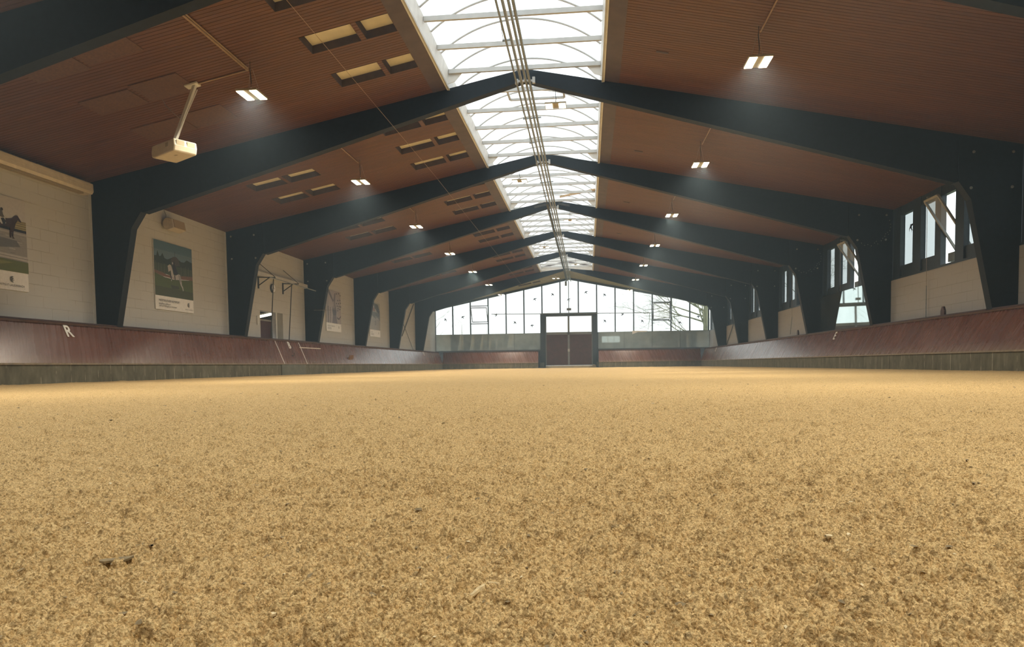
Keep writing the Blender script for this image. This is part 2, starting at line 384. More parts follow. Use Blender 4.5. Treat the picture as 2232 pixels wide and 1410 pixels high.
# far wall below the glazing
mb = MB().box(-WL, -2.20, 56.0, 56.2, -.05, 2.62).box(2.06, WR, 56.0, 56.2, -.05, 2.62)
struct(mb, 'wall_far', var('far_wall', (.06, .065, .07), .6))
# back wall (behind the photographer), with a strip window
mb = MB().box(-WL-.3, 3.6, YB-.2, YB, -.05, 7.5).box(3.6, 6.6, YB-.2, YB, -.05, 1.75).box(3.6, 6.6, YB-.2, YB, 2.75, 7.5).box(6.6, WR+.3, YB-.2, YB, -.05, 7.5)
struct(mb, 'wall_back', var('back_wall', (.085, .055, .04), .7))
wb = struct(MB().box(3.6, 6.6, YB-.12, YB-.11, 1.75, 2.75), 'window_30', glass)
mb = MB()
for x in (3.6, 4.6, 5.6, 6.56): mb.box(x, x+.05, YB-.16, YB-.05, 1.75, 2.75)
mb.build('window_frame', winpaint, wb)

# ------------------------------------------------------------------ ceiling of narrow planks, with the recesses on the left slope
P = S/68
ROWS = [(12, 19), (29, 36), (46, 53)]
COLS = [(-3.68, -2.745), (-2.655, -1.985+.02)]
COLS = [(-3.68, -2.745), (-2.645, -2.07)]
LCOLS = [(-7.85, -6.93), (-6.83, -5.97)]
def subtract(iv, holes):
    out = [iv]
    for h0, h1 in holes:
        nxt = []
        for a, b in out:
            if h1 <= a or h0 >= b: nxt.append((a, b)); continue
            if h0 > a: nxt.append((a, h0))
            if h1 < b: nxt.append((h1, b))
        out = nxt
    return out
def slope_ceiling(name, sd, far=False):
    mb = MB(); g = .0125; up_ = .017
    for bay in (range(-3, 6) if not far else [6]):
        xin = 2.05 if bay < 6 else 0.0
        for k in range(68 if bay < 6 else 72):
            y0 = FY(bay)+k*P; y1 = y0+P
            holes = []
            if sd < 0 and 0 <= bay:
                for r0, r1 in ROWS:
                    if r0 <= k < r1:
                        holes += [(-b, -a) for a, b in COLS]
                        if bay > 0: holes += [(-b, -a) for a, b in LCOLS]
            for a, b in subtract((xin, 10.66), holes):
                def p(x, y, dz=0): return (sd*x, y, cz(x)+dz)
                mb.face([p(a, y0), p(b, y0), p(b, y1-g), p(a, y1-g)])
                mb.face([p(a, y1-g), p(b, y1-g), p(b, y1-g, up_), p(a, y1-g, up_)])
                mb.face([p(a, y1-g, up_), p(b, y1-g, up_), p(b, y1, up_), p(a, y1, up_)])
                mb.face([p(a, y1, up_), p(b, y1, up_), p(b, y1), p(a, y1)])
    o = struct(mb, name, pale_lit_plank if far else plank); return o
ceil_l = slope_ceiling('ceiling_left', -1); ceil_r = slope_ceiling('ceiling_right', 1)
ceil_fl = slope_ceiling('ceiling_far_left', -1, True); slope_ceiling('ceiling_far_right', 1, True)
def recess_mesh(x0, x1, y0, y1):
    d = .150
    w = MB()
    A, B = (x0, cz(x0)), (x1, cz(x1))
    for yy in (y0, y1): w.face([(x0, yy, A[1]-.004), (x1, yy, B[1]-.004), (x1, yy, B[1]+d), (x0, yy, A[1]+d)])
    for xx, zz in (A, B): w.face([(xx, y0, zz-.004), (xx, y1, zz-.004), (xx, y1, zz+d), (xx, y0, zz+d)])
    c = MB().face([(x0, y0, A[1]+d), (x1, y0, B[1]+d), (x1, y1, B[1]+d), (x0, y1, A[1]+d)])
    return w, c
for bay in range(0, 7):
    for r0, r1 in ROWS:
        for (a, b) in COLS + (LCOLS if bay > 0 else []):
            w, c = recess_mesh(a, b, FY(bay)+r0*P, FY(bay)+r1*P)
            o = w.build('vent_recess', recessm, ceil_l if bay < 6 else ceil_fl); c.build('recess_panel', cream, o)
for (a, b, y0, y1) in [(-7.95, -6.98, 12.9, 13.57), (-6.9, -5.98, 12.8, 13.56), (-7.95, -6.9, 14.45, 15.2), (-6.88, -5.99, 14.4, 15.18), (-6.95, -5.97, 11.05, 11.83), (-7.95, -7.0, 11.1, 11.95)]:
    MB().prism([(a, y0, cz(a)-.001), (b, y0, cz(b)-.001), (b, y1, cz(b)-.001), (a, y1, cz(a)-.001)], (0, 0, -.016)).build('cover_board', coverm, ceil_l)
for y in (14.69, 21.3, 27.85, 34.4):
    MB().prism([(2.69, y-.035, cz(2.69)), (2.92, y-.035, cz(2.92)), (2.92, y+.035, cz(2.92)), (2.69, y+.035, cz(2.69))], (0, 0, -.012)).build('vent_plate', recessm, ceil_r)
for k, sd in ((2, -1), (3, 1)):
    mb = MB().prism([(sd*1.70, YB, cz(1.70)-.006), (sd*2.06, YB, cz(2.06)-.006), (sd*2.06, YB, cz(2.06)+.03), (sd*1.70, YB, cz(1.70)+.03)], (0, FY(6)-YB, 0))
    struct(mb, f'trim_{k}', trimgrey)
for sd, n in ((-1, 'roof_blocker_left'), (1, 'roof_blocker_right')):  # unseen slabs added above the ceiling to block light leaks
    mb = MB()
    for a, b, y0, y1 in ((1.72, 11.2, YB-.3, YE+.2), (0.0, 1.72, 49.2, YE+.2)):
        mb.prism([(sd*a, y0, cz(a)+.22), (sd*b, y0, cz(b)+.22), (sd*b, y0, cz(b)+.32), (sd*a, y0, cz(a)+.32)], (0, y1-y0, 0))
    struct(mb, n, recessm)

# ------------------------------------------------------------------ skylight, one bay at a time
CHW, CHZ, RISE = 1.66, 6.75, .60
RAD = (CHW**2+RISE**2)/(2*RISE); CZ0 = CHZ+RISE-RAD
AMAX = math.asin(CHW/RAD)
def arcpt(t, y, dr=0): return ((RAD+dr)*math.sin(t), y, CZ0+(RAD+dr)*math.cos(t))
for n, bay in enumerate(range(-2, 6)):
    y0, y1 = FY(bay)+.03, FY(bay+1)+.03
    if bay == 5: y1 = FY(6)-.06
    mb = MB()
    for sd in (-1, 1):
        mb.prism([(sd*1.745, y0, 6.395), (sd*1.715, y0, 6.395), (sd*1.655, y0, 6.76), (sd*1.72, y0, 6.86), (sd*1.82, y0, 6.80)], (0, y1-y0, 0))
    w = struct(mb, f'window_{20+n}', curbm)
    for sd in (-1, 1):
        MB().bar((sd*1.70, y0, 6.405), (sd*1.70, y1, 6.405), .035, .03).build('edge_profile', sky_fr, w)
    k = 0; yy = FY(bay+1)-.25
    while yy > y0+.05:
        MB().obox((0, yy, 6.70), (1.655, 0, 0), (0, .03, 0), (0, 0, .045)).build('cross_bar', sky_fr, w); yy -= 1.235 if bay == 0 else 1.325
    yy = 15.39+.985*math.floor((y1-.05-15.39)/.985)
    while yy > y0+.02:
        m2 = MB().tube([arcpt(t_, yy, -.025) for t_ in np.linspace(-AMAX, AMAX, 33)], .0205, 6)
        m2.build('arch_rib', sky_fr, w); yy -= .985
    m3 = MB(); ts = np.linspace(-AMAX, AMAX, 25)
    for a, b in zip(ts[:-1], ts[1:]): m3.face([arcpt(a, y0), arcpt(b, y0), arcpt(b, y1), arcpt(a, y1)])
    m3.build('glazing', sheet, w, smooth=True)
    if 0 <= bay:
        for sd in (-1, 1):
            ye = FY(bay+1)-.22
            MB().prism([(sd*1.66, ye, 6.70), (sd*1.34, ye, 6.70), (sd*1.52, ye, 6.50), (sd*1.69, ye, 6.45)], (0, .02, 0)).build('gusset', curbm, w)
    if bay == 5:
        m4 = MB(); m4.face([arcpt(t, y1-.02) for t in np.linspace(-AMAX, AMAX, 17)] + [(1.7, y1-.02, 6.42), (0, y1-.02, 6.6), (-1.7, y1-.02, 6.42)])
        m4.build('gable_panel', curbm, w)
    if bay == 1:
        fl = MB()
        for a, b in (((-.55, 18.0, 6.86), (-.5, 18.25, 6.72)), ((.80, 18.0, 6.86), (.82, 18.25, 6.72)), ((-.5, 18.25, 6.72), (.82, 18.25, 6.72)), ((-.55, 18.0, 6.86), (.80, 18.0, 6.86))): fl.bar(a, b, .05, .05)
        fl.build('vent_flap_frame', sky_fr, w)

# ------------------------------------------------------------------ portal frames
def half_profile():
    post = [(-WL, 0.0), (-WL, cz(WL)+.01), (-9.105, cz(9.105)+.01), (-9.105, 3.985), (-9.366, 3.598), (-9.836, 1.272), (-10.09, 0.0)]
    raf = [(-9.095, 3.965), (-9.095, cz(9.095)+.01), (0, ZR), (0, 6.525), (-9.045, 3.950)]
    return post, raf
BIG = [(9.40, 4.57), (10.18, 4.54), (9.36, 3.83), (10.17, 3.82)]
RING = [(10.27, 4.38), (10.30, 4.27), (10.30, 4.18), (10.28, 4.08), (10.22, 4.03), (10.24, 3.97), (10.14, 3.92), (10.04, 3.79), (9.94, 3.70), (9.85, 3.73), (9.76, 3.65), (9.66, 3.69), (9.57, 3.67), (9.48, 3.74), (10.08, 3.86), (10.16, 3.99), (9.9, 3.78)]
where = ['dark blue-black timber portal frame cut off by the upper photo corners', 'dark portal frame between the two largest white wall bays, nearest whole one', 'dark portal frame just before the wall bay with the corridor door',
         'dark portal frame just behind the corridor door bay, slabs at its ridge', 'dark portal frame standing right before the poster with the number 25', 'dark portal frame just behind the poster with the number 25', 'farthest dark portal frame, last before the glazed end wall']
boltm = var('bolt_washer', (.30, .29, .24), .4, .2, 30, metal=.4)
for i in range(0, 7):
    y = FY(i); fr = thing('portal_frame', where[i], 'roof frame', (0, y, 0), 'dark timber portal frames')
    post, raf = half_profile()
    for sd in (-1, 1):
        off = 0 if sd < 0 else .02
        def P3(p): return (p[0]*-sd + (off if sd > 0 and p[0] < -10.3 else 0), y, p[1])
        pl = [P3(p) for p in post]; rl = [P3(p) for p in raf]
        if sd < 0: pl = pl; rl = rl
        MB().prism(pl, (0, T, 0)).build('post', paint, fr); MB().prism(rl, (0, T, 0)).build('rafter', paint, fr)
        if (sd > 0 and i > 0) or i in (2, 3):
            for bx, bz in BIG:
                MB().disc((sd*bx, y-.012, bz), (0, 1, 0), .030, .012, 12).disc((sd*bx, y-.026, bz), (0, 1, 0), .016, .014, 6).build('bolt', boltm, fr)
        if sd > 0 and i in (2, 3):
            for bx, bz in RING: MB().disc((sd*bx, y-.010, bz), (0, 1, 0), .011, .010, 6).build('rivet', boltm, fr)

# ------------------------------------------------------------------ right-hand windows, one band per bay
POSTS = [(0.0, .50), (1.32, 1.81), (2.65, 2.97), (3.72, 4.14), (4.92, 5.35), (6.0, 6.33)]
PANES = [(.50, 1.32, 2.98), (1.81, 2.65, 2.98), (2.97, 3.72, 2.70), (4.14, 4.92, 2.98), (5.35, 6.0, 2.98)]
for bay in range(-3, 7):
    yf = FY(bay+1) if bay < 6 else YE-.02
    o = struct(MB().box(WR-.01, WR+.16, FY(bay)+T, yf, 2.60, 2.665), f'window_{bay+5}', winpaint)   # sill
    MB().box(WR+.02, WR+.14, FY(bay)+T, yf, 4.43, 4.80).build('lintel', winpaint, o)
    for a, b in POSTS:
        if bay == 6 and a == 0: b = .35
        MB().box(WR+.005, WR+.14, yf-b, yf-a, 2.66, 4.70).build('window_post', winpaint, o)
    for k, (a, b, zb) in enumerate(PANES):
        if zb > 2.9: MB().box(WR+.05, WR+.14, yf-b, yf-a, 2.665, 2.98).build('sill_panel', winpaint, o)
        if k == 2 and bay in (1, 2):
            # open centre-pivot sash
            A0 = Vector((9.97, 0, 4.30)); A1 = Vector((10.82, 0, 2.94)) if bay == 1 else Vector((10.80, 0, 2.96))
            if bay == 2: A0 = Vector((9.95, 0, 4.24))
            ya, yb = yf-b+.02, yf-a-.02; m2 = MB(); nrm = (A1-A0).cross(Vector((0, 1, 0)))
            q_ = [Vector((A0.x, ya, A0.z)), Vector((A0.x, yb, A0.z)), Vector((A1.x, yb, A1.z)), Vector((A1.x, ya, A1.z))]
            for u in range(4): m2.bar(q_[u], q_[(u+1) % 4], .055, .05, nrm)
            sh = m2.build('pivot_sash', var('sash_frame', (.30, .29, .27), .4, .15, 12), o)
            MB().face(q_).build('sash_pane', milky, sh)
            MB().box(WR+.04, WR+.12, yf-3.70, yf-3.30, 2.70, 2.92).build('vent_actuator', var('actuator_grey', (.16, .19, .19), .4), o)
        else:
            MB().box(WR+.100, WR+.106, yf-b, yf-a, zb, 4.45).build('pane', glass, o)
lab = ['thin pale pull cord hanging in front of the nearest right-hand window band', 'thin pale pull cord hanging above the wall mirror on the right', 'thin pale pull cord on the white wall behind the small far peg']
for k, (yy, z0) in enumerate([(20.65, 1.36), (27.35, 2.72), (33.55, 1.45)]):
    o = thing('pull_cord', lab[k], 'cord', (10.27, yy, z0))
    MB().tube([(10.27, yy+.01, 4.50), (10.27, yy, 3.2), (10.27, yy-.02, 2.2)] if z0 < 2 else [(10.27, yy+.01, 4.5), (10.27, yy, 2.72)], .006, 5).build('string', wire, o)
    if z0 < 2: MB().tube([(10.27, yy-.02, 2.2), (10.27, yy-.02+(.25 if k == 2 else 0), z0)], .011, 6).build('pull_rod', galv, o)
    MB().box(10.26, 10.385, yy-.02, yy+.04, 4.49, 4.53).build('bracket', galv, o)

# ------------------------------------------------------------------ end glazing
MX = [-10.35+1.3755*k for k in range(16)]; ZS = 2.655
w1 = struct(MB().box(-WL, -2.2, 55.97, 56.13, 2.60, ZS).box(2.08, WR, 55.97, 56.13, 2.60, ZS), 'window_1', winpaint)
for k, x in enumerate(MX):
    z0 = 4.1 if k in (7, 8) else 2.6
    MB().box(x-.045, x+.045, 55.99, 56.13, z0, cz(x)-.02).build('mullion', winpaint, w1)
for sd in (-1, 1):
    MB().prism([(0, 55.96, ZR-.155), (sd*WL, 55.96, cz(WL)-.155), (sd*WL, 55.96, cz(WL)+.1), (0, 55.96, ZR+.1)], (0, .18, 0)).build('head_rail', winpaint, w1)
sashm = var('end_sash_frame', (.10, .11, .11), .4, .15, 9)
for k in range(15):
    x0, x1 = MX[k], MX[k+1]; z0 = 4.12 if k in (6, 7, 8) else ZS
    def pane(za, zb0, zb1, m=glass): MB().face([(x0, 56.07, za), (x1, 56.07, za), (x1, 56.07, zb1), (x0, 56.07, zb0)]).build('pane', m, w1)
    if k in (2, 12):
        for z in (3.45, 4.80): MB().box(x0+.04, x1-.04, 56.0, 56.12, z-.03, z+.03).build('transom', sashm, w1)
        pane(ZS, 3.45, 3.45); pane(4.80, cz(x0), cz(x1))
        ang = math.radians(33 if k == 2 else 16); L = .62; c = Vector(((x0+x1)/2, 56.07, 4.125)); d = Vector((0, -math.sin(ang), math.cos(ang)))*L; hx = Vector((.60, 0, 0))
        q_ = [c-hx+d, c+hx+d, c+hx-d, c-hx-d]; m2 = MB()
        for u in range(4): m2.bar(q_[u], q_[(u+1) % 4], .05, .05, d.cross(hx))
        s2 = m2.build('pivot_sash', sashm, w1); MB().face(q_).build('sash_pane', milky, s2)
    else: pane(z0, cz(x0), cz(x1))
MB().box(MX[6], MX[9], 55.98, 56.13, 4.06, 4.15).build('transom', winpaint, w1)

# swallow stickers
def bird(cx, cz_, ang, s, y=55.975, horiz=None):
    pts = [(0, .17), (.03, .10), (.10, .09), (.20, .03), (.29, -.10), (.17, -.03), (.06, -.02), (.035, -.10), (.07, -.26), (.0, -.15), (-.05, -.27), (-.03, -.10), (-.055, -.02), (-.14, .0), (-.24, -.09), (-.18, .03), (-.09, .09), (-.03, .10)]
    out = []
    for a, b in pts:
        a, b = a*s, b*s; out.append((cx+a*math.cos(ang)-b*math.sin(ang), cz_+a*math.sin(ang)+b*math.cos(ang)))
    if horiz is None: return MB().prism([(a, y, b) for a, b in out], (0, -.003, 0))
    return MB().prism([(horiz, cx-(a-cx), b) for a, b in out], (-.003, 0, 0))
BIRDS = [(-9.55, 3.82, -.9, 'bottom of the leftmost pane of the end glazing'), (-8.19, 3.97, .6, 'second pane from the left of the end glazing'), (-5.60, 4.11, -1.9, 'fourth pane from the left, at boom height'),
         (-4.18, 3.49, -.7, 'fifth pane from the left of the end glazing'), (-2.87, 3.23, .2, 'pane left of the gate, lower one'), (-2.64, 5.22, .5, 'pane left of the gate, upper one'),
         (-1.29, 5.55, -.6, 'pane above the left gate leaf'), (-.08, 5.13, .5, 'middle pane behind the sprinkler pole'), (1.23, 5.65, .6, 'pane above the right gate leaf'),
         (2.61, 5.43, -.5, 'pane right of the gate, upper one'), (2.62, 3.48, -.7, 'pane right of the gate, lower one'), (3.95, 3.96, -2.3, 'second pane right of the gate, at boom height'),
         (5.40, 3.42, -.7, 'third pane right of the gate'), (8.17, 3.25, -.4, 'fifth pane right of the gate'), (9.52, 3.66, .1, 'rightmost pane before the tree trunk')]
for x, z, a, lb in BIRDS:
    tag(bird(x, z, a, .62).build('swallow_sticker', black), 'black swallow sticker on the ' + lb, 'sticker', 'swallow stickers on the end glazing')
tag(bird(22.1, 4.0, 0.5, .65, horiz=WR+.095).build('swallow_sticker', black), 'black swallow sticker on the nearest right-hand side window', 'sticker')

# ------------------------------------------------------------------ mirrors
def mirror_panel(p0, p1, p2, p3, label, n, mm=None):
    """p0..p3: bottom-left, bottom-right, top-right, top-left; n: room-side normal"""
    v = [Vector(p) for p in (p0, p1, p2, p3)]; n = Vector(n)
    c = sum(v, Vector())/4; root = thing('wall_mirror', label, 'mirror', c, 'mirrors in the riding hall')
    MB().prism([p-n*.03 for p in v], n*.026).build('backing', steel, root)
    MB().face(v).build('mirror_glass', mm or mirror, root)
    return root
tl = .019
xs = [-10.32, -8.28, -6.27, -4.23, -2.24]; nm = ['leftmost mirror panel on the far wall, in the corner', 'mirror panel under the left opened sash of the end glazing', 'mirror panel on the far wall, second left of the gate', 'mirror panel on the far wall touching the gate\'s left side']
for k in range(4): mirror_panel((xs[k]+.008, 55.985, 1.40), (xs[k+1]-.008, 55.985, 1.40), (xs[k+1]-.008, 55.985-tl, 2.64), (xs[k]+.008, 55.985-tl, 2.64), nm[k], (0, -1, 0))
xs = [2.12, 4.07, 6.14, 8.2, 10.32]; nm = ['mirror panel on the far wall touching the gate\'s right side', 'mirror panel on the far wall under the bent white sheet', 'mirror panel under the right sash of the end glazing', 'rightmost mirror panel on the far wall, in the corner']
for k in range(4): mirror_panel((xs[k]+.008, 55.985, 1.40), (xs[k+1]-.008, 55.985, 1.40), (xs[k+1]-.008, 55.985-tl, 2.64), (xs[k]+.008, 55.985-tl, 2.64), nm[k], (0, -1, 0))
mr = mirror_panel((10.325, 29.98, 1.36), (10.325, 23.4, 1.36), (10.305, 23.4, 2.70), (10.305, 29.98, 2.70), 'large mirror on the right wall above the letter E', (-1, 0, 0), mirror_c)
MB().box(10.28, 10.335, 29.96, 30.10, 1.34, 2.72).build('frame_side', var('mirror_frame', (.50, .50, .47), .4), mr)
tag(MB().prism([(4.66, 55.93, 2.70), (4.66, 55.93, 2.44), (5.10, 55.93, 2.60), (5.76, 55.93, 2.60), (5.76, 55.93, 2.69)], (0, -.02, 0)).build('white_sheet', letterM), 'bent white sheet hanging over the sill right of the gate', 'sheet')

# ------------------------------------------------------------------ kicking boards, caps and concrete plinths
dk = (KT-KB)/(ZK-ZB)
def kx(z): return KB+dk*(z-ZB)
def side_board(sd, y0, y1, label, name='kicking_board'):
    root = thing(name, label, 'kicking board', (sd*KB, (y0+y1)/2, ZB))
    f = lambda x, z: (sd*x, y0, z)
    MB().prism([f(kx(ZB), ZB), f(kx(ZK), ZK), f(kx(ZK)+.045, ZK), f(kx(ZB)+.06, ZB)], (0, y1-y0, 0)).build('board', kick, root)
    MB().prism([f(KT-.035, ZK-.012), f(KT-.045, ZK+.030), f(KT+.055, ZK+.048), f(KT+.055, ZK-.012)], (0, y1-y0, 0)).build('cap_rail', capm, root)
    for i in range(-3, 8):
        ya, yb = max(FY(i)+T+.01, y0), min(FY(i+1)-.01, y1)
        if yb > ya: MB().box(*sorted((sd*(KT+.06), sd*(WR-.05))), ya, yb, ZK+.02, ZK+.075).build('ledge_board', capm, root)
    MB().prism([f(KB-.018, ZB-.012), f(KB-.010, ZB+.022), f(KB+.06, ZB+.022), f(KB+.06, ZB-.012)], (0, y1-y0, 0)).build('bottom_batten', var('dusty_batten', (.24, .18, .11), .7, .3, 12), root)
    return root
side_board(-1, YB+.1, 25.26, 'long red-brown kicking board carrying the letter R')
side_board(-1, 27.45, YK+.3, 'red-brown kicking board on the left running from the gate to the far corner')
side_board(1, YB+.1, YK+.3, 'long red-brown kicking board on the right carrying the letter E')
gt = side_board(-1, 25.30, 27.41, 'hinged gate section of the left kicking board carrying the letter B', 'kicking_board_gate')
for yy in (25.28, 27.43):
    MB().bar((-kx(ZB)+.004, yy, ZB), (-kx(ZK)+.004, yy, ZK), .035, .012, (1, 0, 0)).build('edge_strip', letterM, gt)
MB().obox((-kx(.70)+.006, 26.30, .70), (.008, 0, .003), (0, .09, 0), (.008, 0, .022)).build('latch_slot', black, gt)
MB().obox((-kx(.76)+.008, 26.51, .76), (.012, 0, .004), (0, .015, 0), (.02, 0, .055)).build('latch_handle', steel, gt)
tag(MB().obox((-kx(1.03)+.004, 28.45, 1.03), (.006, 0, .002), (0, 1.12, 0), (.006, 0, .016)).build('white_strip', letterM), 'white worn strip along the left kicking board just beyond the gate', 'strip')
tag(MB().obox((-kx(.62)+.010, 32.85, .62), (.008, 0, .003), (0, .32, 0), (.075, 0, .18)).build('hatch_panel', kick), 'small hatch panel in the left kicking board beyond the gate', 'hatch')
def far_board(x0, x1, label):
    root = thing('kicking_board', label, 'kicking board', ((x0+x1)/2, YK, ZB))
    f = lambda y, z: (x0, YK+y, z); D = (x1-x0, 0, 0)
    MB().prism([f(0, ZB), f(.34, ZK), f(.385, ZK), f(.06, ZB)], D).build('board', kick, root)
    MB().prism([f(.305, ZK-.01), f(.295, ZK+.04), f(.40, ZK+.05), f(.40, ZK-.01)], D).build('cap_rail', capm, root)
    MB().prism([f(-.015, ZB-.012), f(-.015, ZB+.022), f(.06, ZB+.022), f(.06, ZB-.012)], D).build('bottom_batten', MATS['dusty_batten'], root)
    xe = x1 if x1 < 0 else x0
    MB().prism([(xe-.02, YK+.02, 0), (xe-.02, YK+.34, ZK+.04), (xe-.02, 55.7, ZK+.04), (xe-.02, 55.7, 0)], (.04, 0, 0)).build('end_panel', winpaint, root)
far_board(-9.44, -2.30, 'red-brown kicking board under the far mirrors left of the gate')
far_board(2.13, 9.44, 'red-brown kicking board under the far mirrors right of the gate')
struct(MB().box(-KB-.25, -KB-.012, YB+.1, YK+.2, -.06, ZB-.012), 'baseboard_left', concrete)
struct(MB().box(KB+.012, KB+.25, YB+.1, YK+.2, -.06, ZB-.012), 'baseboard_right', concrete)
struct(MB().box(-9.6, -2.30, YK+.012, YK+.2, -.06, ZB-.012).box(2.13, 9.6, YK+.012, YK+.2, -.06, ZB-.012), 'baseboard_far', concrete)
tag(MB().box(-KB-.02, -KB+.015, 25.0, 27.2, -.05, ZB-.02).build('plinth_slab', var('pale_concrete', (.135, .135, .10), .85, .2, 3)), 'paler concrete slab under the gate section with letter B', 'concrete slab')

# dressage letters on the boards
bd = Vector((-dk, 0, 1)).normalized()
def letter(ch, sd, y, label, size=.375, zc=1.085):
    x = kx(zc); k = 1/math.hypot(dk, 1)
    if sd < 0: m = basis((0, 1, 0), (-dk*k, 0, k), (k, 0, dk*k), (-x+.012, y, zc))
    else: m = basis((0, -1, 0), (dk*k, 0, k), (-k, 0, dk*k), (x-.012, y, zc))
    o = text('arena_letter', ch, size, letterM, m, ext=.006, bold=.008); tag(o, label, 'letter', 'arena letters on the kicking boards'); return o
letter('R', -1, 14.70, 'white letter R on the near left kicking board')
letter('B', -1, 26.38, 'white letter B on the left kicking board gate')
letter('E', 1, 26.05, 'white letter E on the right kicking board under the mirror')
letter('F', -1, 48.95, 'tiny white letter at the far left end of the kicking board')
letter('K', 1, 49.5, 'tiny white letter at the far right end of the kicking board')

# pegs standing on the right board
for yy, lb in ((18.80, 'pointed red-brown wooden peg on the near right kicking board cap'), (31.14, 'small pointed peg on the right kicking board, farther one by the cord')):
    MBp = MB().prism([(9.85, yy-.095, ZK+.07), (9.85, yy+.095, ZK+.07), (9.85, yy+.095, 1.41), (9.85, yy+.035, 1.52), (9.85, yy-.035, 1.52), (9.85, yy-.095, 1.41)], (.05, 0, 0))
    tag(MBp.build('pointed_peg', capm, bevel=.006), lb, 'peg')

# ------------------------------------------------------------------ double gate in the far wall
g = thing('double_gate', 'double gate with brown boarded leaves and white upper panes in the far wall', 'gate', (-.07, 55.8, 0))
MB().box(-2.22, -1.84, 55.70, 55.985, 0, 4.12).build('gate_post', winpaint, g); MB().box(1.70, 2.08, 55.70, 55.985, 0, 4.12).build('gate_post', winpaint, g)
MB().box(-2.22, 2.08, 55.72, 55.985, 3.93, 4.12).build('gate_lintel', winpaint, g)
gframe = var('gate_leaf_frame', (.24, .26, .27), .4, .12, 9)
for x0, x1, hx in ((-1.84, -.09, -.13), (-.09, 1.70, -.05)):
    lf = MB().box(x0, x0+.07, 55.80, 55.86, .17, 3.93).box(x1-.07, x1, 55.80, 55.86, .17, 3.93).box(x0, x1, 55.80, 55.86, 2.50, 2.69).box(x0, x1, 55.80, 55.86, 3.87, 3.93).box(x0, x1, 55.80, 55.86, .17, .22).build('gate_leaf', gframe, g)
    bmx = MB(); n = 17
    for k in range(n):
        a = x0+.07+(x1-x0-.14)*k/n; b = x0+.07+(x1-x0-.14)*(k+1)/n; bmx.box(a+.004, b-.004, 55.815, 55.85, .22, 2.52)
    bmx.box(x0+.05, x1-.05, 55.84, 55.86, .2, 2.52)
    bmx.build('boarding', gatered, lf)
    MB().face([(x0+.06, 55.83, 2.67), (x1-.06, 55.83, 2.67), (x1-.06, 55.83, 3.9), (x0+.06, 55.83, 3.9)]).build('upper_pane', glass, lf)
    MB().box(hx-.02, hx+.02, 55.74, 55.80, 1.22, 1.42).build('handle', letterM, lf)
tag(MB().box(-1.835, 1.70, 55.48, 55.785, -.03, .165).build('threshold_beam', var('pale_timber', (.52, .46, .32), .7, .1, 4), bevel=.01), 'pale threshold beam at the foot of the double gate', 'beam')
for x0, x1, lb in ((-2.265, -1.92, 'small grey concrete block at the left foot of the double gate'), (1.985, 2.10, 'small grey concrete block at the right foot of the double gate')):
    tag(MB().box(x0, x1, 55.42, 55.68, -.03, .42).build('concrete_block', MATS['pale_concrete'], bevel=.015), lb, 'block')
tag(MB().prism([(1.60, 55.40, -.02), (1.98, 55.40, -.02), (1.92, 55.40, .20), (1.72, 55.40, .24)], (0, .2, 0)).build('gate_stop', MATS['pale_timber'], bevel=.02), 'small pale wheel stop at the right end of the gate threshold', 'stop')

# ------------------------------------------------------------------ lamps
def lamp(p, label, m, hang, group, power, flip=False):
    x, y, z = p; r = thing('hanging_lamp', label, 'lamp', p, group)
    sx, sy = (.20, .24) if not flip else (.235, .16)
    MB().box(x-sx, x+sx, y-sy, y+sy, z, z+.035).build('housing', lampbody, r, bevel=.006)
    for sd in (-1, 1):
        MB().box(x+sd*.62*sx-.32*sx, x+sd*.62*sx+.32*sx, y-.93*sy, y+.93*sy, z-.012, z-.001).build('diffuser', m, r)
    ld = bpy.data.lights.new('lamp_light', 'AREA'); ld.shape = 'RECTANGLE'; ld.size = 2*sx; ld.size_y = 2*sy; ld.energy = power; ld.color = (1.0, .915, .74); ld.spread = math.radians(135)
    lo = bpy.data.objects.new('lamp_light', ld); COL.objects.link(lo); lo.parent = r; lo.location = (0, 0, -.016)
    MB().tube([(x, y-.03, z+.03), (x, y-.03, z+.12)], .016, 8).build('hanger', letterM, r)
    h = hang; mb = MB().tube([(x, y-.03, z+.11), (x+.012, y-.03, z+.35*h), (x-.006, y-.03, z+.75*h), (x, y-.03, z+h)], .008, 6)
    mb.build('cord', steel, r)
    mb = MB()
    for sd in (-1, 1): mb.tube([(x+sd*.6*sx, y+.1, z+.03), (x+.02*sd, y+.02, z+h*.8)], .004, 4)
    mb.build('suspension_wire', wire, r)
bays_txt = ['nearest', 'second nearest', 'third', 'fourth', 'fifth', 'sixth', 'farthest']
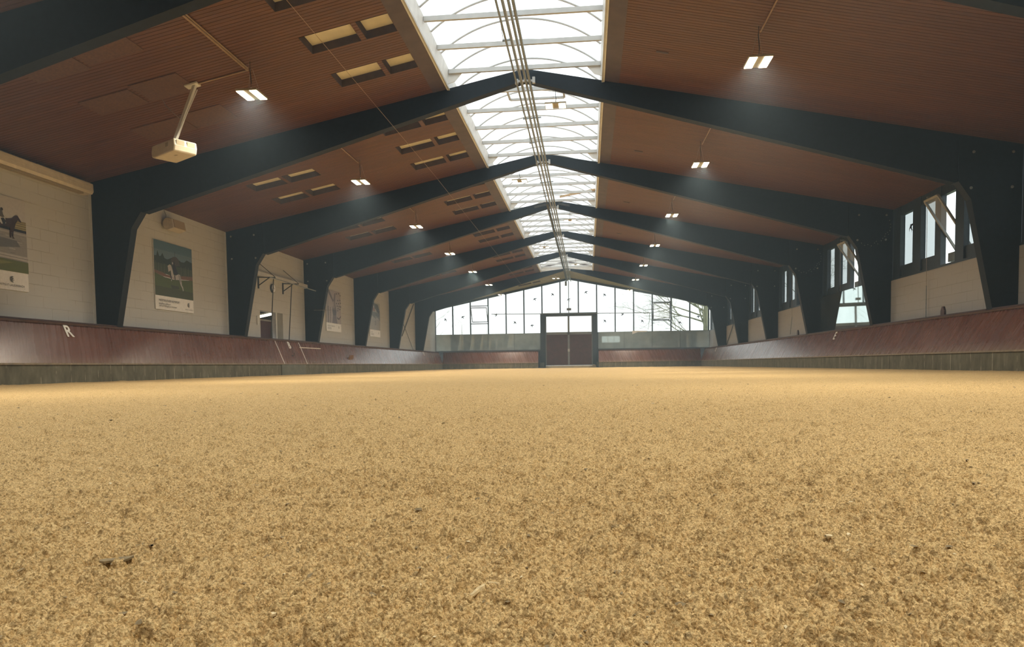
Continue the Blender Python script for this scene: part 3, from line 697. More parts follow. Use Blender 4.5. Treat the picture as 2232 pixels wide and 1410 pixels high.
for k in range(-2, 7):
    yl = 13.13+6.46*k
    for sd, xl in ((-1, -4.72), (1, 4.25)):
        side = 'left' if sd < 0 else 'right'
        zl = cz(xl)-.60
        if k < 0: lb = f'twin-panel lamp on the {side} slope, ' + ('just above the top photo edge' if k == -1 else 'overhead of the camera')
        elif k == 0: lb = f'lit twin-panel lamp on the {side} slope, nearest of its row' + (', beside the projector' if sd < 0 else '')
        else: lb = f'lit twin-panel lamp on the {side} ceiling slope, {NTH[k]} of its row from the camera'
        lamp((xl, yl, zl), lb, lampE, .58, f'lamps on the {side} ceiling slope', LAMP_W)
        # conduit along the ceiling up to the lamp
        if k >= 0 and k < 6:
            y0 = FY(k)+T if k else FY(0)+T
            xc = xl-.12*(-sd) if False else xl-.10 if sd < 0 else xl+.07
            zc = cz(xc)-.022; mb = MB()
            if k == 0 and sd < 0: mb.tube([(-4.91, y0, cz(4.91)-.02), (-4.90, 13.38, cz(4.9)-.02)], .020, 6).tube([(-4.86, y0, cz(4.86)-.02), (-4.86, 13.30, cz(4.86)-.02)], .014, 6).tube([(-4.90, 13.37, cz(4.9)-.02), (-5.90, 13.37, cz(5.9)-.02)], .014, 6)
            else: mb.tube([(xc, y0, zc), (xc, yl+.15, zc)], .015, 6)
            tag(mb.build('ceiling_conduit', copper), f'conduit along the {side} ceiling slope to the {NTH[k]} lamp of that row' if k else f'conduit along the {side} ceiling slope to the nearest lamp' + (' and the projector mount' if sd < 0 else ''), 'conduit')
for i in range(1, 7):
    xl = .67 if i % 2 else -.74
    lb = f'small twin-panel lamp hanging under the skylight ridge, {NTH[i-1]} from the camera'
    lamp((xl, FY(i)+.12, 5.98), lb, lampC, .345 if i % 2 else .335, 'lamps under the skylight', LAMP_W*.35, flip=True)

# ------------------------------------------------------------------ sprinkler rails along the ridge and the boom at the far end
rr_ = thing('ridge_pipe_run', 'bundle of grey sprinkler pipes running along the ridge under the skylight', 'pipes', (0, 30, 6.42))
MB().tube([(-.165, YB+.3, 6.40), (-.165, 28.6, 6.40)], .021, 8).build('pipe', galv, rr_)
MB().tube([(-.07, YB+.3, 6.43), (-.07, 55.3, 6.43)], .022, 8).build('pipe', galv, rr_)
MB().tube([(-.045, YB+.3, 6.45), (-.045, 54.6, 6.45)], .008, 6).build('pipe', letterM, rr_)
MB().tube([(.03, YB+.3, 6.47), (.03, 54.8, 6.47)], .028, 8).build('pipe', galv, rr_)
MB().tube([(.12, YB+.3, 6.42), (.12, 55.2, 6.42)], .030, 8).build('pipe', galv, rr_)
hp = [(-.15, 28.2+26.0*t, 6.36-.03*abs(math.sin(t*22))) for t in np.linspace(0, 1, 60)]
MB().tube(hp, .055, 8).build('hose_bundle', rubber, rr_)
for i in range(0, 7):
    for dy in (-.05, 2.25, 4.3):
        y = FY(i)+dy
        if dy < 0: MB().box(-.20, .22, y-.02, y+.02, 6.47, 6.51).box(-.21, -.14, y-.04, y+.03, 6.43, 6.53).box(.17, .23, y-.04, y+.03, 6.43, 6.56).box(-.02, .03, y-.03, y+.03, 6.48, 6.57).build('clamp', sky_fr, rr_)
        elif i < 6 or dy < 3:
            MB().bar((-.24, y, 6.43), (.22 if dy < 3 else -.06, y, 6.45), .03, .03).tube([(-.22, y, 6.43), (-.20, y-.7, 6.52)], .006, 5).build('cross_arm', galv, rr_)
bo = thing('sprinkler_boom', 'sprinkler boom with a vertical pole and long nozzle pipe parked at the gate', 'sprinkler', (-.05, 55.2, 4.0))
MB().tube([(-.05, 55.15, 6.42), (-.05, 55.15, 4.05)], .028, 8).build('pole', galv, bo)
MB().box(-.20, .13, 55.06, 55.24, 4.26, 4.43).build('control_box', galv, bo, bevel=.01)
MB().tube([(-5.86, 55.15, 4.10), (-2.2, 55.15, 4.05), (2.0, 55.15, 4.00), (5.84, 55.15, 3.97)], .024, 8).build('nozzle_pipe', galv, bo)
MB().tube([(-4.85, 55.15, 4.09), (-4.72, 55.15, 4.28), (-4.52, 55.15, 4.25), (-4.45, 55.15, 4.09)], .008, 6).build('hose_loop', rubber, bo)
for k in range(14):
    x = -5.6+k*.86
    MB().tube([(x, 55.15, 4.03-.005*(x+5.8)), (x, 55.15, 3.97-.005*(x+5.8))], .016, 6).build('nozzle', galv, bo)
MB().box(-.30, -.16, 54.5, 54.62, 6.02, 6.36).build('trolley_hanger', galv, bo)
tag(MB().bar((.30, 29.2, 6.80), (1.72, 27.9, 6.74), .05, .07).build('wooden_batten', batten), 'pine batten lying slanted across the skylight opening above the third frame', 'batten')
for x0, x1, lb in ((-.74, -.27, 'left'), (.22, .66, 'right')):
    z0, z1 = (6.44+.13*abs(.5)) if False else 0, 0
    tag(MB().prism([(x0, FY(3)-.03, cz(x0)-.06), (x1, FY(3)-.03, cz(x1)-.06), (x1, FY(3)-.03, cz(x1)-.15), (x0, FY(3)-.03, cz(x0)-.15)], (0, .028, 0)).build('ridge_plate', steel), f'dark plate fixed on the third frame just {lb} of the ridge pipes', 'plate')
tag(MB().tube([(-2.87, 10.2, 5.45), (-2.78, 20, 5.44), (-2.85, 34, 5.45), (-2.95, 55.9, 5.47)], .0042, 5).build('overhead_wire', copper), 'thin wire stretched under the left ceiling slope', 'wire')

# ------------------------------------------------------------------ projector, screen case, speaker
pj = thing('projector', 'white ceiling projector on a slanted pole at upper left', 'projector', (-6.25, 13.1, 4.27))
ax = Vector((math.cos(-.56), math.sin(-.56), .0)); ay = Vector((-ax.y, ax.x, 0)); az = Vector((0, 0, 1)); pc = Vector((-6.24, 13.10, 4.29))
def pj_pt(a, b, c): return pc+ax*a+ay*b+az*c
prof = [(-.42, -.02), (-.40, -.11), (-.30, -.135), (.40, -.125), (.43, -.02), (.41, .10), (-.38, .10)]
mb = MB().prism([pj_pt(a, -.22, c) for a, c in prof], ay*.44)
mb.build('projector_body', plastic, pj, bevel=.025)
for a0 in (-.10, .10): 
    MB().obox(pj_pt(.425, a0, .03), ax*.006, ay*.075, az*.045).build('vent_grille', ventm, pj)
MB().obox(pj_pt(.18, -.224, .02), ax*.05, ay*.003, az*.035).build('side_grille', ventm, pj)
MB().obox(pj_pt(.16, -.05, -.129), ax*.045, ay*.02, az*.002).build('type_mark', ventm, pj)
MB().obox(pj_pt(-.14, 0, .135), ax*.20, ay*.13, az*.008).obox(pj_pt(-.14, -.1, .115), ax*.2, ay*.01, az*.02).build('mount_plate', galv, pj)
MB().bar((-5.93, 13.37, 5.56), tuple(pj_pt(.02, 0, .13)), .05, .07, (0, 1, 0)).build('pole', white, pj)
MB().tube([(-5.87, 13.33, 5.45), tuple(pj_pt(.10, -.04, .12))], .012, 6).build('cable_duct', white, pj)
MB().prism([(-6.10, 13.28, cz(6.10)-.01), (-5.86, 13.28, cz(5.86)-.01), (-5.86, 13.45, cz(5.86)-.01), (-6.10, 13.45, cz(6.10)-.01)], (0, 0, -.03)).build('ceiling_plate', white, pj)
MB().tube([(-6.72, 13.6, cz(6.72)-.02), (-6.60, 13.5, 5.25), (-6.30, 13.3, 5.0), (-6.09, 13.2, 4.85)], .007, 5).build('signal_cable', wire, pj)
sc = thing('screen_case', 'long cream roller screen case high on the left wall', 'screen case', (-10.25, 14, 4.45))
MB().prism([(-WL+.01, 11.0, 4.33), (-10.12, 11.0, 4.345), (-10.08, 11.0, 4.40), (-10.09, 11.0, 4.575), (-10.14, 11.0, 4.60), (-WL+.01, 11.0, 4.60)], (0, 5.27, 0)).build('case', caseM, sc)
for z in (4.42, 4.47, 4.52): MB().box(-10.095, -10.078, 11.0, 16.26, z, z+.010).build('ridge_line', caseM, sc)
MB().box(-10.26, -10.14, 11.05, 16.0, 4.305, 4.335).build('screen_bar', ventm, sc)
sp = thing('wall_speaker', 'beige loudspeaker on the left wall above the white horse poster', 'speaker', (-10.2, 19.7, 4.25))
pr = [(math.cos(t), math.sin(t)) for t in np.linspace(math.radians(75), math.radians(285), 12)]
mb = MB().prism([(-10.17+.14*a, 19.42, 4.27+.17*b) for a, b in pr] + [(-9.98, 19.42, 4.16), (-10.02, 19.42, 4.40)], (0, .62, 0))
mb.build('cabinet', beige, sp, bevel=.02)
MB().prism([(-9.975, 19.45, 4.165), (-9.965, 19.45, 4.17), (-10.005, 19.45, 4.395), (-10.015, 19.45, 4.39)], (0, .56, 0)).build('grille', var('speaker_grille', (.38, .29, .17), .6, .1, 80), sp)
MB().box(-WL+.005, -10.28, 19.62, 19.82, 4.18, 4.36).build('wall_bracket', steel, sp)
MB().tube([(-10.32, 19.6, 4.42), (-10.335, 19.66, 4.55), (-10.335, 19.56, 4.67)], .006, 5).build('cable', steel, sp)

# ------------------------------------------------------------------ posters
def cmat(c):
    n = 'print_%02x%02x%02x' % tuple(int(max(0, min(1, v))*255) for v in c)
    return MATS.get(n) or flat(n, c, .45)
def poster(label, y0, y1, shapes, footer, z0=1.91, z1=3.79):
    H = z1-z0; Wd = y1-y0; x = -WL+.035
    root = thing('poster', label, 'poster', (-WL, (y0+y1)/2, (z0+z1)/2), 'posters on the left wall')
    MB().box(-WL+.008, x, y0, y1, z0, z1).build('panel', cmat((.86, .84, .79)), root)
    def P_(u, v, k): return (x+.0006+.00018*k, y0+u*Wd, z1-v*H)
    mats = []; mb = MB()
    for k, (c, poly) in enumerate(shapes):
        m = cmat(c)
        if m not in mats: mats.append(m)
        mb.face([P_(u, v, k) for u, v in poly], mats.index(m))
    mb.build('picture', mats, root)
    # footer: logo of a horse head in a crescent and lines of print
    lg = MB(); cu, cv, R0 = footer['logo']
    arc = [(cu+R0*math.cos(t)*H/Wd, cv+R0*1.15*math.sin(t)) for t in np.linspace(math.radians(-60), math.radians(-300), 20)]
    arc2 = [(cu+.012+R0*.80*math.cos(t)*H/Wd, cv+R0*.98*math.sin(t)) for t in np.linspace(math.radians(-295), math.radians(-65), 20)]
    for a in range(19): lg.face([P_(*arc[a], 90), P_(*arc[a+1], 90), P_(*arc2[18-a], 90), P_(*arc2[19-a], 90)])
    hh = [(-.2, .75), (-.15, .2), (-.3, -.1), (0, -.55), (.25, -.8), (.35, -.5), (.75, .25), (.65, .5), (.45, .5), (.25, .2), (.2, .55), (.3, .8)]
    in_ = [(.05, .65), (.1, .15), (.2, -.2), (.38, -.3), (.62, .3), (.5, .36), (.3, .05)]
    lg.face([P_(cu+a*R0*.9*H/Wd, cv+b*R0*.9, 91) for a, b in hh]); 
    lg.build('logo', cmat((.10, .10, .09)), root)
    mb = MB().face([P_(cu+a*R0*.9*H/Wd, cv+b*R0*.9, 93) for a, b in in_]); mb.build('logo_highlight', cmat((.86, .84, .79)), root)
    for (s, u, v, size, al) in footer['text']:
        p = P_(u, v, 92); text('lettering', s, size, cmat((.09, .09, .085)), basis((0, 1, 0), (0, 0, 1), (1, 0, 0), p), root, align=al)
Rc = lambda a, b, c, d: [(a, b), (c, b), (c, d), (a, d)]
def shift(poly, du, dv, su=1, sv=1): return [(du+u*su, dv+v*sv) for u, v in poly]
# poster 1: bay horse and rider in an outdoor arena
horse1 = [(-.30, .02), (-.24, -.035), (-.1, -.03), (.0, -.03), (.07, -.045), (.12, -.085), (.15, -.09), (.20, -.03), (.185, -.018), (.15, -.04), (.12, .005), (.10, .06), (.085, .10), (.08, .155), (.10, .17), (.07, .17), (.06, .10), (.05, .17), (.03, .165), (.04, .06), (-.1, .055), (-.2, .06), (-.23, .10), (-.22, .17), (-.25, .17), (-.255, .10), (-.275, .17), (-.30, .165), (-.28, .08)]
p1 = [((.53, .50, .46), Rc(0, 0, 1, .8)), ((.36, .30, .13), Rc(0, .235, 1, .34)), ((.24, .20, .08), [(0, .22), (.25, .235), (.5, .225), (.7, .215), (.72, .25), (1, .235), (1, .25), (0, .25)])]
for v in (.26, .285, .31): p1.append(((.10, .08, .05), Rc(0, v, 1, v+.006)))
p1 += [((.012, .012, .014), [(0, .315), (1, .33), (1, .365), (0, .35)]), ((.30, .28, .25), [(0, .345), (1, .36), (1, .78), (0, .78)]), ((.42, .39, .35), [(0, .36), (1, .375), (1, .39), (0, .375)])]
for k in range(60):
    u, v = random.random()*.95, .40+random.random()*.2; c = random.choice([(.45, .42, .38), (.2, .19, .18), (.36, .33, .3)]); p1.append((c, Rc(u, v, u+.04+.05*random.random(), v+.006)))
p1 += [((.15, .15, .15), [(.45, .44), (.85, .46), (.9, .52), (.6, .56), (.4, .50)]), ((.47, .44, .40), [(0, .595), (1, .62), (1, .67), (0, .645)]), ((.14, .13, .12), [(0, .618), (1, .643), (1, .648), (0, .624)]), ((.12, .14, .03), [(0, .655), (1, .68), (1, .80), (0, .80)]), ((.20, .21, .05), [(0, .68), (.8, .70), (.6, .74), (0, .73)])]
p1 += [((.045, .018, .010), shift(horse1, .73, .27)), ((.55, .53, .50), shift([(-.08, -.035), (.0, -.03), (.01, .03), (-.05, .045), (-.08, .02)], .71, .265)), ((.02, .018, .016), shift([(-.05, -.02), (-.01, -.03), (.02, .0), (.0, .05), (.015, .07), (-.01, .07), (-.03, .02)], .70, .27)),
       ((.10, .085, .07), shift([(-.04, -.01), (-.045, -.06), (-.03, -.09), (-.005, -.085), (.005, -.04), (.02, -.02), (-.0, -.005)], .68, .245)), ((.03, .025, .02), shift([(-.028, .0), (-.028, -.022), (-.01, -.03), (.008, -.02), (.006, .0)], .68, .165))]
poster('poster cut by the left photo edge with a bay horse and rider', 12.47, 14.41, p1, dict(logo=(.77, .885, .030), text=[('REITGUT LAUDERBACH', .76, .950, .062, 'CENTER'), ('-', .93, .972, .06, 'CENTER')]))
# poster 2: grey horse jumping over a meadow
p2 = [((.085, .155, .19), Rc(0, 0, 1, .30)), ((.13, .20, .23), Rc(0, .13, 1, .30)), ((.025, .040, .018), [(0, .235), (.06, .225), (.09, .15), (.13, .23), (.17, .22), (.21, .17), (.26, .24), (.33, .25), (.42, .22), (.5, .19), (.6, .21), (.7, .24), (.78, .235), (.85, .19), (.92, .205), (1, .215), (1, .45), (0, .45)]),
      ((.075, .060, .045), [(.42, .24), (.48, .19), (.56, .18), (.62, .21), (.66, .3), (.5, .34), (.42, .32)]), ((.055, .075, .030), [(0, .33), (1, .33), (1, .5), (0, .46)]), ((.21, .105, .06), [(0, .435), (.2, .455), (.3, .48), (.5, .47), (.72, .45), (1, .43), (1, .49), (.8, .50), (.5, .52), (.2, .51), (0, .475)]),
      ((.085, .115, .022), [(0, .475), (.25, .52), (.5, .53), (.75, .51), (1, .49), (1, .80), (0, .80)]), ((.060, .070, .016), [(0, .66), (1, .68), (1, .80), (0, .80)])]
for u in (.03, .1, .16, .24, .68, .76, .8, .88, .95): p2.append(((.12, .125, .07), Rc(u, .30+.03*random.random(), u+.012, .47)))
p2 += [((.05, .07, .08), Rc(.52, .10, .53, .2)), ((.045, .05, .02), [(.40, .62), (.60, .62), (.62, .66), (.42, .67)])]
hw = [(.33, .345), (.38, .315), (.42, .325), (.45, .38), (.47, .45), (.50, .47), (.56, .455), (.60, .435), (.65, .44), (.67, .48), (.685, .54), (.69, .59), (.72, .62), (.735, .67), (.715, .68), (.70, .64), (.655, .59), (.62, .52), (.57, .525), (.50, .525), (.46, .50), (.43, .53), (.42, .56), (.405, .56), (.415, .51), (.415, .44), (.40, .40), (.37, .42), (.345, .43), (.34, .39)]
p2 += [((.50, .47, .44), hw), ((.33, .31, .29), [(.60, .44), (.66, .45), (.68, .54), (.64, .56), (.61, .5)]), ((.018, .017, .018), [(.47, .30), (.50, .285), (.54, .33), (.58, .40), (.60, .44), (.54, .445), (.50, .46), (.48, .42), (.455, .37)]), ((.50, .47, .42), [(.445, .30), (.455, .27), (.475, .275), (.475, .305)]), ((.02, .018, .018), [(.475, .30), (.48, .265), (.51, .26), (.52, .29)]),
       ((.05, .045, .04), [(.49, .47), (.52, .47), (.525, .54), (.50, .535)]), ((.04, .035, .03), [(.38, .47), (.40, .45), (.43, .50), (.42, .545), (.40, .52)])]
poster('poster with a grey horse and rider jumping over a meadow', 18.97, 20.90, p2, dict(logo=(.86, .885, .030), text=[('MEISTERLICHER REITSPORT', .07, .870, .085, 'LEFT'), ('exzellent aufbauen', .07, .915, .075, 'LEFT'), ('und auf Erfolgskurs kommen', .07, .948, .075, 'LEFT'), ('REITGUT LAUDERBACH', .86, .958, .040, 'CENTER')]))
# poster 3: close-up of straps and a spotted cloth
p3 = [((.40, .345, .32), Rc(0, 0, 1, .8)), ((.33, .285, .265), Rc(0, 0, .18, .8)), ((.15, .12, .11), [(.05, 0), (.22, 0), (.48, .22), (.45, .28)]), ((.17, .14, .14), [(.58, .06), (.66, .05), (.60, .30), (.70, .48), (.66, .60), (.75, .80), (.38, .80), (.45, .60), (.40, .48), (.48, .35), (.43, .2), (.50, .22)]), ((.44, .38, .36), [(.49, .27), (.53, .25), (.55, .42), (.50, .44)]), ((.10, .095, .095), [(.44, .47), (.66, .47), (.66, .60), (.44, .60)]), ((.11, .09, .08), [(.10, .40), (.16, .40), (.17, .80), (.12, .80)]), ((.12, .10, .09), [(.25, .42), (.29, .42), (.29, .80), (.25, .80)]), ((.10, .08, .075), [(.70, .63), (.85, .66), (1.0, .58), (1.0, .61), (.86, .70), (.72, .67)])]
for a, b in [(.72, .06), (.88, .04), (.98, .08), (.8, .22), (.95, .2), (.7, .3), (.85, .29), (.98, .27), (.75, .36), (.88, .36), (.8, .42), (.93, .43), (.99, .36), (.78, .47)]:
    p3.append(((.045, .04, .04), [(a-.04, b), (a, b-.025), (a+.035, b), (a, b+.025)]))
poster('poster with pinkish straps beside a dark-spotted cloth', 32.10, 34.08, p3, dict(logo=(.82, .885, .028), text=[('MEISTERLICHE AUSBILDUNG', .05, .875, .075, 'LEFT'), ('exzellent betreut', .05, .915, .07, 'LEFT'), ('in guten Haenden', .05, .945, .07, 'LEFT')]))
p4 = [((.36, .35, .30), Rc(0, 0, 1, .8)), ((.09, .10, .075), [(.38, .02), (.8, .04), (.95, .18), (.7, .22), (.45, .16)]), ((.45, .42, .38), [(.25, .06), (.42, .1), (.5, .26), (.3, .26)]), ((.30, .16, .11), [(.3, .14), (.5, .16), (.5, .26), (.28, .26)]), ((.09, .095, .08), [(.6, .18), (.98, .2), (.98, .3), (.7, .27)]), ((.14, .155, .15), [(.12, .27), (1, .29), (1, .52), (.75, .42), (.4, .45), (.12, .36)]), ((.34, .32, .27), [(.15, .50), (1, .50), (1, .8), (0, .8)])]
for k in range(14):
    u, v = .15+.06*k, .36+.1*random.random(); p4.append(((.42, .41, .37), Rc(u, v, u+.02, v+.1)))
for k in range(20):
    u, v = .15+.8*random.random(), .36+.15*random.random(); p4.append(((.10, .10, .09), Rc(u, v, u+.03, v+.015)))
poster('poster with a large number 25 on the left wall', 38.75, 40.70, p4, dict(logo=(.82, .885, .028), text=[('25', .5, .60, .30, 'CENTER'), ('REITGUT', .08, .875, .075, 'LEFT'), ('exzellent betreut', .08, .915, .07, 'LEFT'), ('in guten Haenden', .08, .945, .07, 'LEFT')]))

# ------------------------------------------------------------------ corridor bay on the left wall
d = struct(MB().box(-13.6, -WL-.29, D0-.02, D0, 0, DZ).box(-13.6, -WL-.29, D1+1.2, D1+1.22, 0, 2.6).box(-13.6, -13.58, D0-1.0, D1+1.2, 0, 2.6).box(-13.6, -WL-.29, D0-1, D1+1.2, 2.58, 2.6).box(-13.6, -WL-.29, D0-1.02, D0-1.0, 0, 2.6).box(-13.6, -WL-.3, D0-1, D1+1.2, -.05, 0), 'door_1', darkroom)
MB().box(-WL-.20, -WL-.14, D0+.02, 26.70, .1, 2.0).build('door_leaf', doorred, d)
MB().box(-WL-.20, -WL-.12, D0+.02, 26.70, 1.99, 2.05).build('rail', greypl, d)
MB().box(-WL-.06, -WL-.015, 26.84, D1-.002, .1, DZ-.003).build('side_panel', greypl, d)
MB().box(-WL-.12, -WL+.03, 26.72, 26.82, .1, DZ).build('door_post', white, d)
fl = thing('tube_light', 'lit fluorescent tubes seen through the corridor door', 'lamp', (-10.95, 27.4, 2.3))
# along-wall tube, just behind the opening
MB().tube([(-10.95, 27.15, 2.27), (-10.95, 28.08, 2.42)], .045, 10).build('tube', tubeE, fl); MB().tube([(-10.95, 26.70, 2.20), (-10.95, 27.02, 2.25)], .045, 10).build('tube', tubeE, fl)
MB().bar((-10.95, 26.7, 2.28), (-10.95, 28.1, 2.50), .08, .03).build('fitting', white, fl)
sw = MB().box(-WL+.002, -WL+.03, 25.16, 25.28, 1.80, 2.12).build('switch_plate', white); tag(sw, 'small white switch plate left of the corridor door', 'switch')
struct(MB().box(-WL, -WL+.17, FY(2)+T, FY(3)-.01, 3.525, 3.68), 'trim_4', white)
for k, (yb, lb) in enumerate(((25.35, 'dark steel wall bracket nearest the second frame, above the corridor door'), (27.48, 'dark steel wall bracket farther along, right of the wall clock'))):
    b = thing('wall_bracket', lb, 'bracket', (-WL, yb, 3.4))
    MB().box(-WL, -WL+.04, yb-.03, yb+.03, 3.10, 3.54).build('upright', steel, b)
    MB().bar((-WL, yb, 3.50), (-9.70, yb, 3.47), .035, .035).build('arm', steel, b)
    MB().bar((-WL+.02, yb, 3.20), (-9.93, yb, 3.47), .03, .03).build('strut', steel, b)
    MB().tube([(-WL+.01, yb+.1, 4.02), (-9.72, yb+.0, 3.50)], .011, 6).build('tie_rod', steel, b)
tag(MB().tube([(-9.70, 24.9, 3.43), (-9.70, 27.0, 3.41), (-9.70, 29.25, 3.38)], .020, 8).build('curtain_pole', galv), 'long horizontal rod carried by the two wall brackets', 'rod')
for yv, lb in ((25.19, 'thin vertical pipe in front of the corridor door'), (26.80, 'thin vertical pipe right of the corridor door')):
    tag(MB().tube([(-9.70, yv, 3.40), (-9.89, yv+.06, 1.29)], .018, 8).build('vertical_pipe', steel), lb, 'pipe')
ck = thing('wall_clock', 'round white clock under the ledge above the corridor door', 'clock', (-WL, 26.5, 3.22))
MB().disc((-WL, 26.52, 3.22), (1, 0, 0), .165, .07, 24).build('clock_case', steel, ck); MB().disc((-WL+.068, 26.52, 3.22), (1, 0, 0), .15, .006, 24).build('clock_face', letterM, ck)
MB().bar((-WL+.078, 26.52, 3.22), (-WL+.078, 26.46, 3.30), .012, .003, (1, 0, 0)).bar((-WL+.078, 26.52, 3.22), (-WL+.078, 26.61, 3.20), .010, .003, (1, 0, 0)).build('clock_hands', black, ck)
br = thing('bracing_rods', 'pair of crossed bracing rods on the white left wall near the far end', 'bracing', (-WL, 47.5, 2.8))
MB().tube([(-WL+.04, 48.9, 4.45), (-WL+.04, 45.6, 2.18)], .024, 6).build('rod', steel, br); MB().tube([(-WL+.06, 45.9, 2.95), (-WL+.06, 48.45, 1.33)], .016, 6).build('rod', steel, br)
tag(MB().tube([(WR-.08, 46.7, 2.62), (WR-.08, 49.05, 1.35)], .022, 6).build('bracing_rod', steel), 'single slanting bracing rod on the right wall near the far end', 'bracing')
tag(MB().tube([(-9.2, FY(3)-.01, 2.62), (-9.95, FY(3)-.01, 2.63)], .006, 5).build('small_bar', wire), 'tiny pale bar on the third frame\'s left post', 'bar')

# ------------------------------------------------------------------ bits lying in the sand
def chip(name, label, x, y, w, l, ang, m, tilt=.05, curl=.12, cat='chip', group=None):
    n = 7; mb = MB(); z = gz(x, y)-.001; pts = []
    ca, sa = math.cos(ang), math.sin(ang)
    top = []; bot = []
    for k in range(n+1):
        t = k/n*2-1; ww = w/2*math.sqrt(max(0.06, 1-t*t*.9))*(1+.3*math.sin(5*t+x*50)); zz = curl*w*(t*t)+tilt*l*t*.5
        for sd in (-1, 1):
            a, b = t*l/2, sd*ww+.15*w*math.sin(3*t+y*40)
            pts.append((x+a*ca-b*sa, y+a*sa+b*ca, z+zz+.1*w*sd*tilt))
    for k in range(n):
        mb.face([pts[2*k], pts[2*k+2], pts[2*k+3], pts[2*k+1]])
        top_ = [tuple(Vector(pts[j])+Vector((0, 0, -.0025))) for j in (2*k, 2*k+2, 2*k+3, 2*k+1)]
        mb.face(top_[::-1]); 
        for a, b in ((0, 1), (2, 3)):
            q1 = [pts[j] for j in (2*k, 2*k+2, 2*k+3, 2*k+1)]; mb.face([q1[a], q1[b], top_[b], top_[a]])
    return tag(mb.build(name, m), label, cat, group)
CH = [('sand_chip', 'grey flat chip lying in mid sand below the gate', 1.10, 2.28, .03, .05, .2, chipD), ('pale_flake', 'pale flake with a dark notch in the right foreground sand', 1.67, 1.02, .014, .034, .2, chipP),
      ('pale_flake', 'small pale pointed flake left of centre in the foreground sand', .98, .83, .009, .013, .9, chipP), ('pale_flake', 'small round pale flake nearest the lower photo edge, left of centre', 1.03, .67, .007, .012, .1, chipP),
      ('pale_flake', 'pale curled flake right of centre near the lower edge', 1.40, .76, .008, .017, -.4, chipP), ('sand_chip', 'dark slanted sliver far right in the mid sand', 3.05, 4.82, .06, .12, .2, chipD),
      ('sand_chip', 'dark upright sliver right of centre in the mid sand', 1.70, 2.75, .02, .04, 1.2, chipD), ('pale_flake', 'pale long streak of chip at the left in the mid sand', .18, 1.70, .02, .10, .25, chipP),
      ('sand_chip', 'dark curled leaf piece in the left mid sand', .66, 1.45, .02, .036, -.3, chipD), ('pale_flake', 'pale broad flake at the right in the foreground sand', 1.51, .82, .018, .03, .5, chipP),
      ('pale_flake', 'pale splinter left of centre in the mid sand', .80, 1.10, .007, .02, 1.1, chipP), ('pale_flake', 'pale thin splinter near the left edge in the foreground sand', .48, 1.05, .008, .03, -.2, chipP),
      ('sand_chip', 'dark bark piece in the left foreground beside the hollow', .75, .85, .017, .038, .5, chipD), ('sand_chip', 'grey bark piece at the left foreground, upper one of two', .745, .915, .014, .030, -.5, chipD)]
for a in CH: chip(*a)
tw = thing('forked_twig', 'pale forked twig half sunk in the centre foreground sand', 'twig', (1.22, .77, 0))
zt = gz(1.22, .77)+.003
MB().tube([(1.183, .728, zt-.010), (1.196, .738, zt-.004), (1.205, .742, zt-.003), (1.214, .752, zt-.001), (1.219, .766, zt+.001), (1.228, .781, zt+.003), (1.241, .787, zt+.001), (1.252, .788, zt-.006)], [.0012, .0026, .0020, .0026, .0034, .0026, .0016, .0010], 7).build('stem', twigm, tw)
MB().tube([(1.214, .752, zt-.001), (1.204, .756, zt-.001), (1.192, .752, zt-.004), (1.18, .755, zt-.009)], [.0018, .0014, .0012, .0008], 6).build('branch', twigm, tw)
# uncounted crumbs and fibres
mb = MB()
for k in range(900):
    r_ = .55*(9/.55)**random.random(); a = YAW+random.uniform(-.75, .75); x, y = CX-r_*math.sin(a), r_*math.cos(a)
    if abs(x) > 9.5: continue
    s = random.choice([.0016, .002, .0025, .004])*(1+.35*r_); z = gz(x, y)+s*.25; n = 5; ph = random.random()*6; st = random.uniform(.5, 1.4)
    ring = [(x+s*math.cos(ph+2*math.pi*j/n)*random.uniform(.7, 1.2)*st, y+s*math.sin(ph+2*math.pi*j/n)*random.uniform(.7, 1.2)/st, z+random.uniform(-.35, .25)*s) for j in range(n)]
    mi = 0 if random.random() < .16 else 1
    tp = (x, y, z+s*.3)
    for j in range(n): mb.face([ring[j], ring[(j+1) % n], tp], mi)
tag(mb.build('sand_crumbs', [chipP, chipD]), 'loose crumbs and fibres scattered over the sand', 'crumbs', kind='stuff')

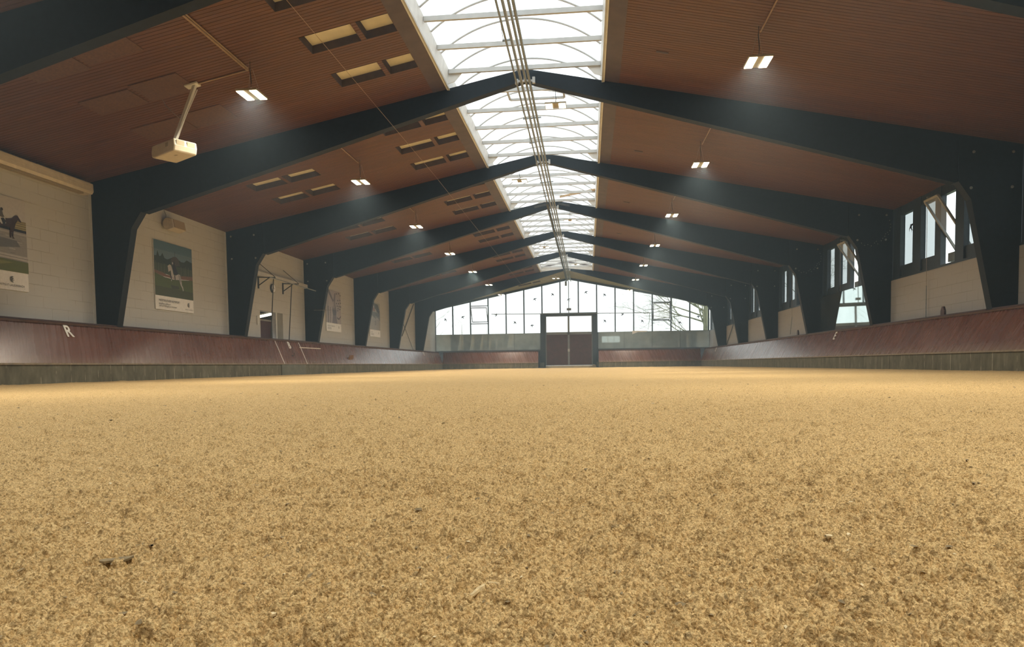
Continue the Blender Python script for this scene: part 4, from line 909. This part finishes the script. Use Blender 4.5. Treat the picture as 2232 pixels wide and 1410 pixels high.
# ------------------------------------------------------------------ outside
struct(MB().box(-60, 60, 56.4, 160, -.6, -.3).box(11.2, 60, -30, 56.4, -.6, -.3), 'ground', ground)
def tree(name, label, base, h, r0, seed, lean=(0, 0), depth=6, spread=.75, bias=(0, 0, 0), nlimbs=5, z0=.22, group=None):
    rnd = random.Random(seed); tr = MB(); tb = MB()
    root = thing(name, label, 'tree', base, group)
    def grow(mbx, p, d, L, r, lv):
        pts = [p]; rr = [r]; q_ = Vector(p); dd = Vector(d).normalized(); n = 3 if lv < 4 else 2
        for k in range(n):
            dd = (dd+Vector((rnd.uniform(-1, 1), rnd.uniform(-1, 1), rnd.uniform(-.6, 1)))*.22).normalized(); q_ = q_+dd*L/n; pts.append(tuple(q_)); rr.append(r*(1-.55*(k+1)/n))
        mbx.tube(pts, rr, 6 if lv < 3 else 4, cap=False)
        if lv >= depth or r < .0045: return
        for k in range(rnd.choice([2, 3, 4]) if lv < depth-1 else 4):
            t = rnd.uniform(.35, 1.0); idx = min(int(t*n), n-1); f = t*n-idx; pp = Vector(pts[idx]).lerp(Vector(pts[idx+1]), f)
            nd = (dd*(1-spread*.6)+Vector((rnd.uniform(-1, 1), rnd.uniform(-1, 1), rnd.uniform(-.7, .9)))*spread+Vector(bias)*.25).normalized()
            grow(mbx, tuple(pp), nd, L*rnd.uniform(.55, .8), r*rnd.uniform(.42, .6), lv+1)
    b = Vector(base); tp = [b+Vector((lean[0]*t, lean[1]*t, h*t))+Vector((.12*math.sin(5*t), .1*math.cos(4*t), 0)) for t in np.linspace(0, 1, 8)]
    tr.tube([tuple(p) for p in tp], [r0*(1-.6*t) for t in np.linspace(0, 1, 8)], 10)
    tr.build('trunk', bark, root, smooth=True)
    for k in range(nlimbs):
        t = z0+(1-z0)*k/max(1, nlimbs-1); p = b+Vector((lean[0]*t, lean[1]*t, h*t)); a = rnd.uniform(0, 6.28)
        dv = Vector((math.cos(a), math.sin(a)*.6, .35))+Vector(bias)
        grow(tb, tuple(p), dv, h*.38, r0*.23, 1)
    tb.build('branches', bark, root)
tree('bare_tree', 'bare tree with a thick mossy trunk outside the right end of the glazing', (11.72, 67.5, -.4), 10.5, .36, 5, (.25, 0), 6, .8, (-.8, 0, .25), 18, .22)
tree('bare_tree', 'bare young tree outside the leftmost end panes', (-14.5, 74, -.4), 6.2, .07, 11, (0, 0), 6, .9, (.3, 0, .3), 9, .2)
tree('leafless_shrub', 'leafless shrub outside the second pane of the end glazing', (-11.6, 76, -.4), 5.0, .045, 12, (0, 0), 5, .9, (0, 0, .5), 10, .1)
tree('leafless_shrub', 'small leafless shrub outside the pane under the left sash', (-9.3, 78.5, -.4), 4.6, .035, 13, (0, 0), 5, .9, (0, 0, .5), 7, .1)
tree('bare_tree', 'bare tree seen through the far right-hand side windows', (16.6, 55, -.4), 6.5, .13, 22, (0, 0), 6, .85, (0, 0, .3), 9, .2)

# ------------------------------------------------------------------ thin bluish haze in the hall, added in place of lens veiling glare
t = NT('veil_air'); vs = t.n('ShaderNodeVolumeScatter'); vs.inputs['Color'].default_value = (.66, .86, 1.0, 1); vs.inputs['Density'].default_value = .0036; vs.inputs['Anisotropy'].default_value = .2
t.l(vs.outputs[0], t.out.inputs['Volume'])
hz = MB().box(-10.34, 10.33, YB+.02, 55.95, -.2, 7.6).build('veil_haze', t.m); tag(hz, 'thin bluish haze added through the whole hall in place of lens glare', 'haze', kind='stuff')
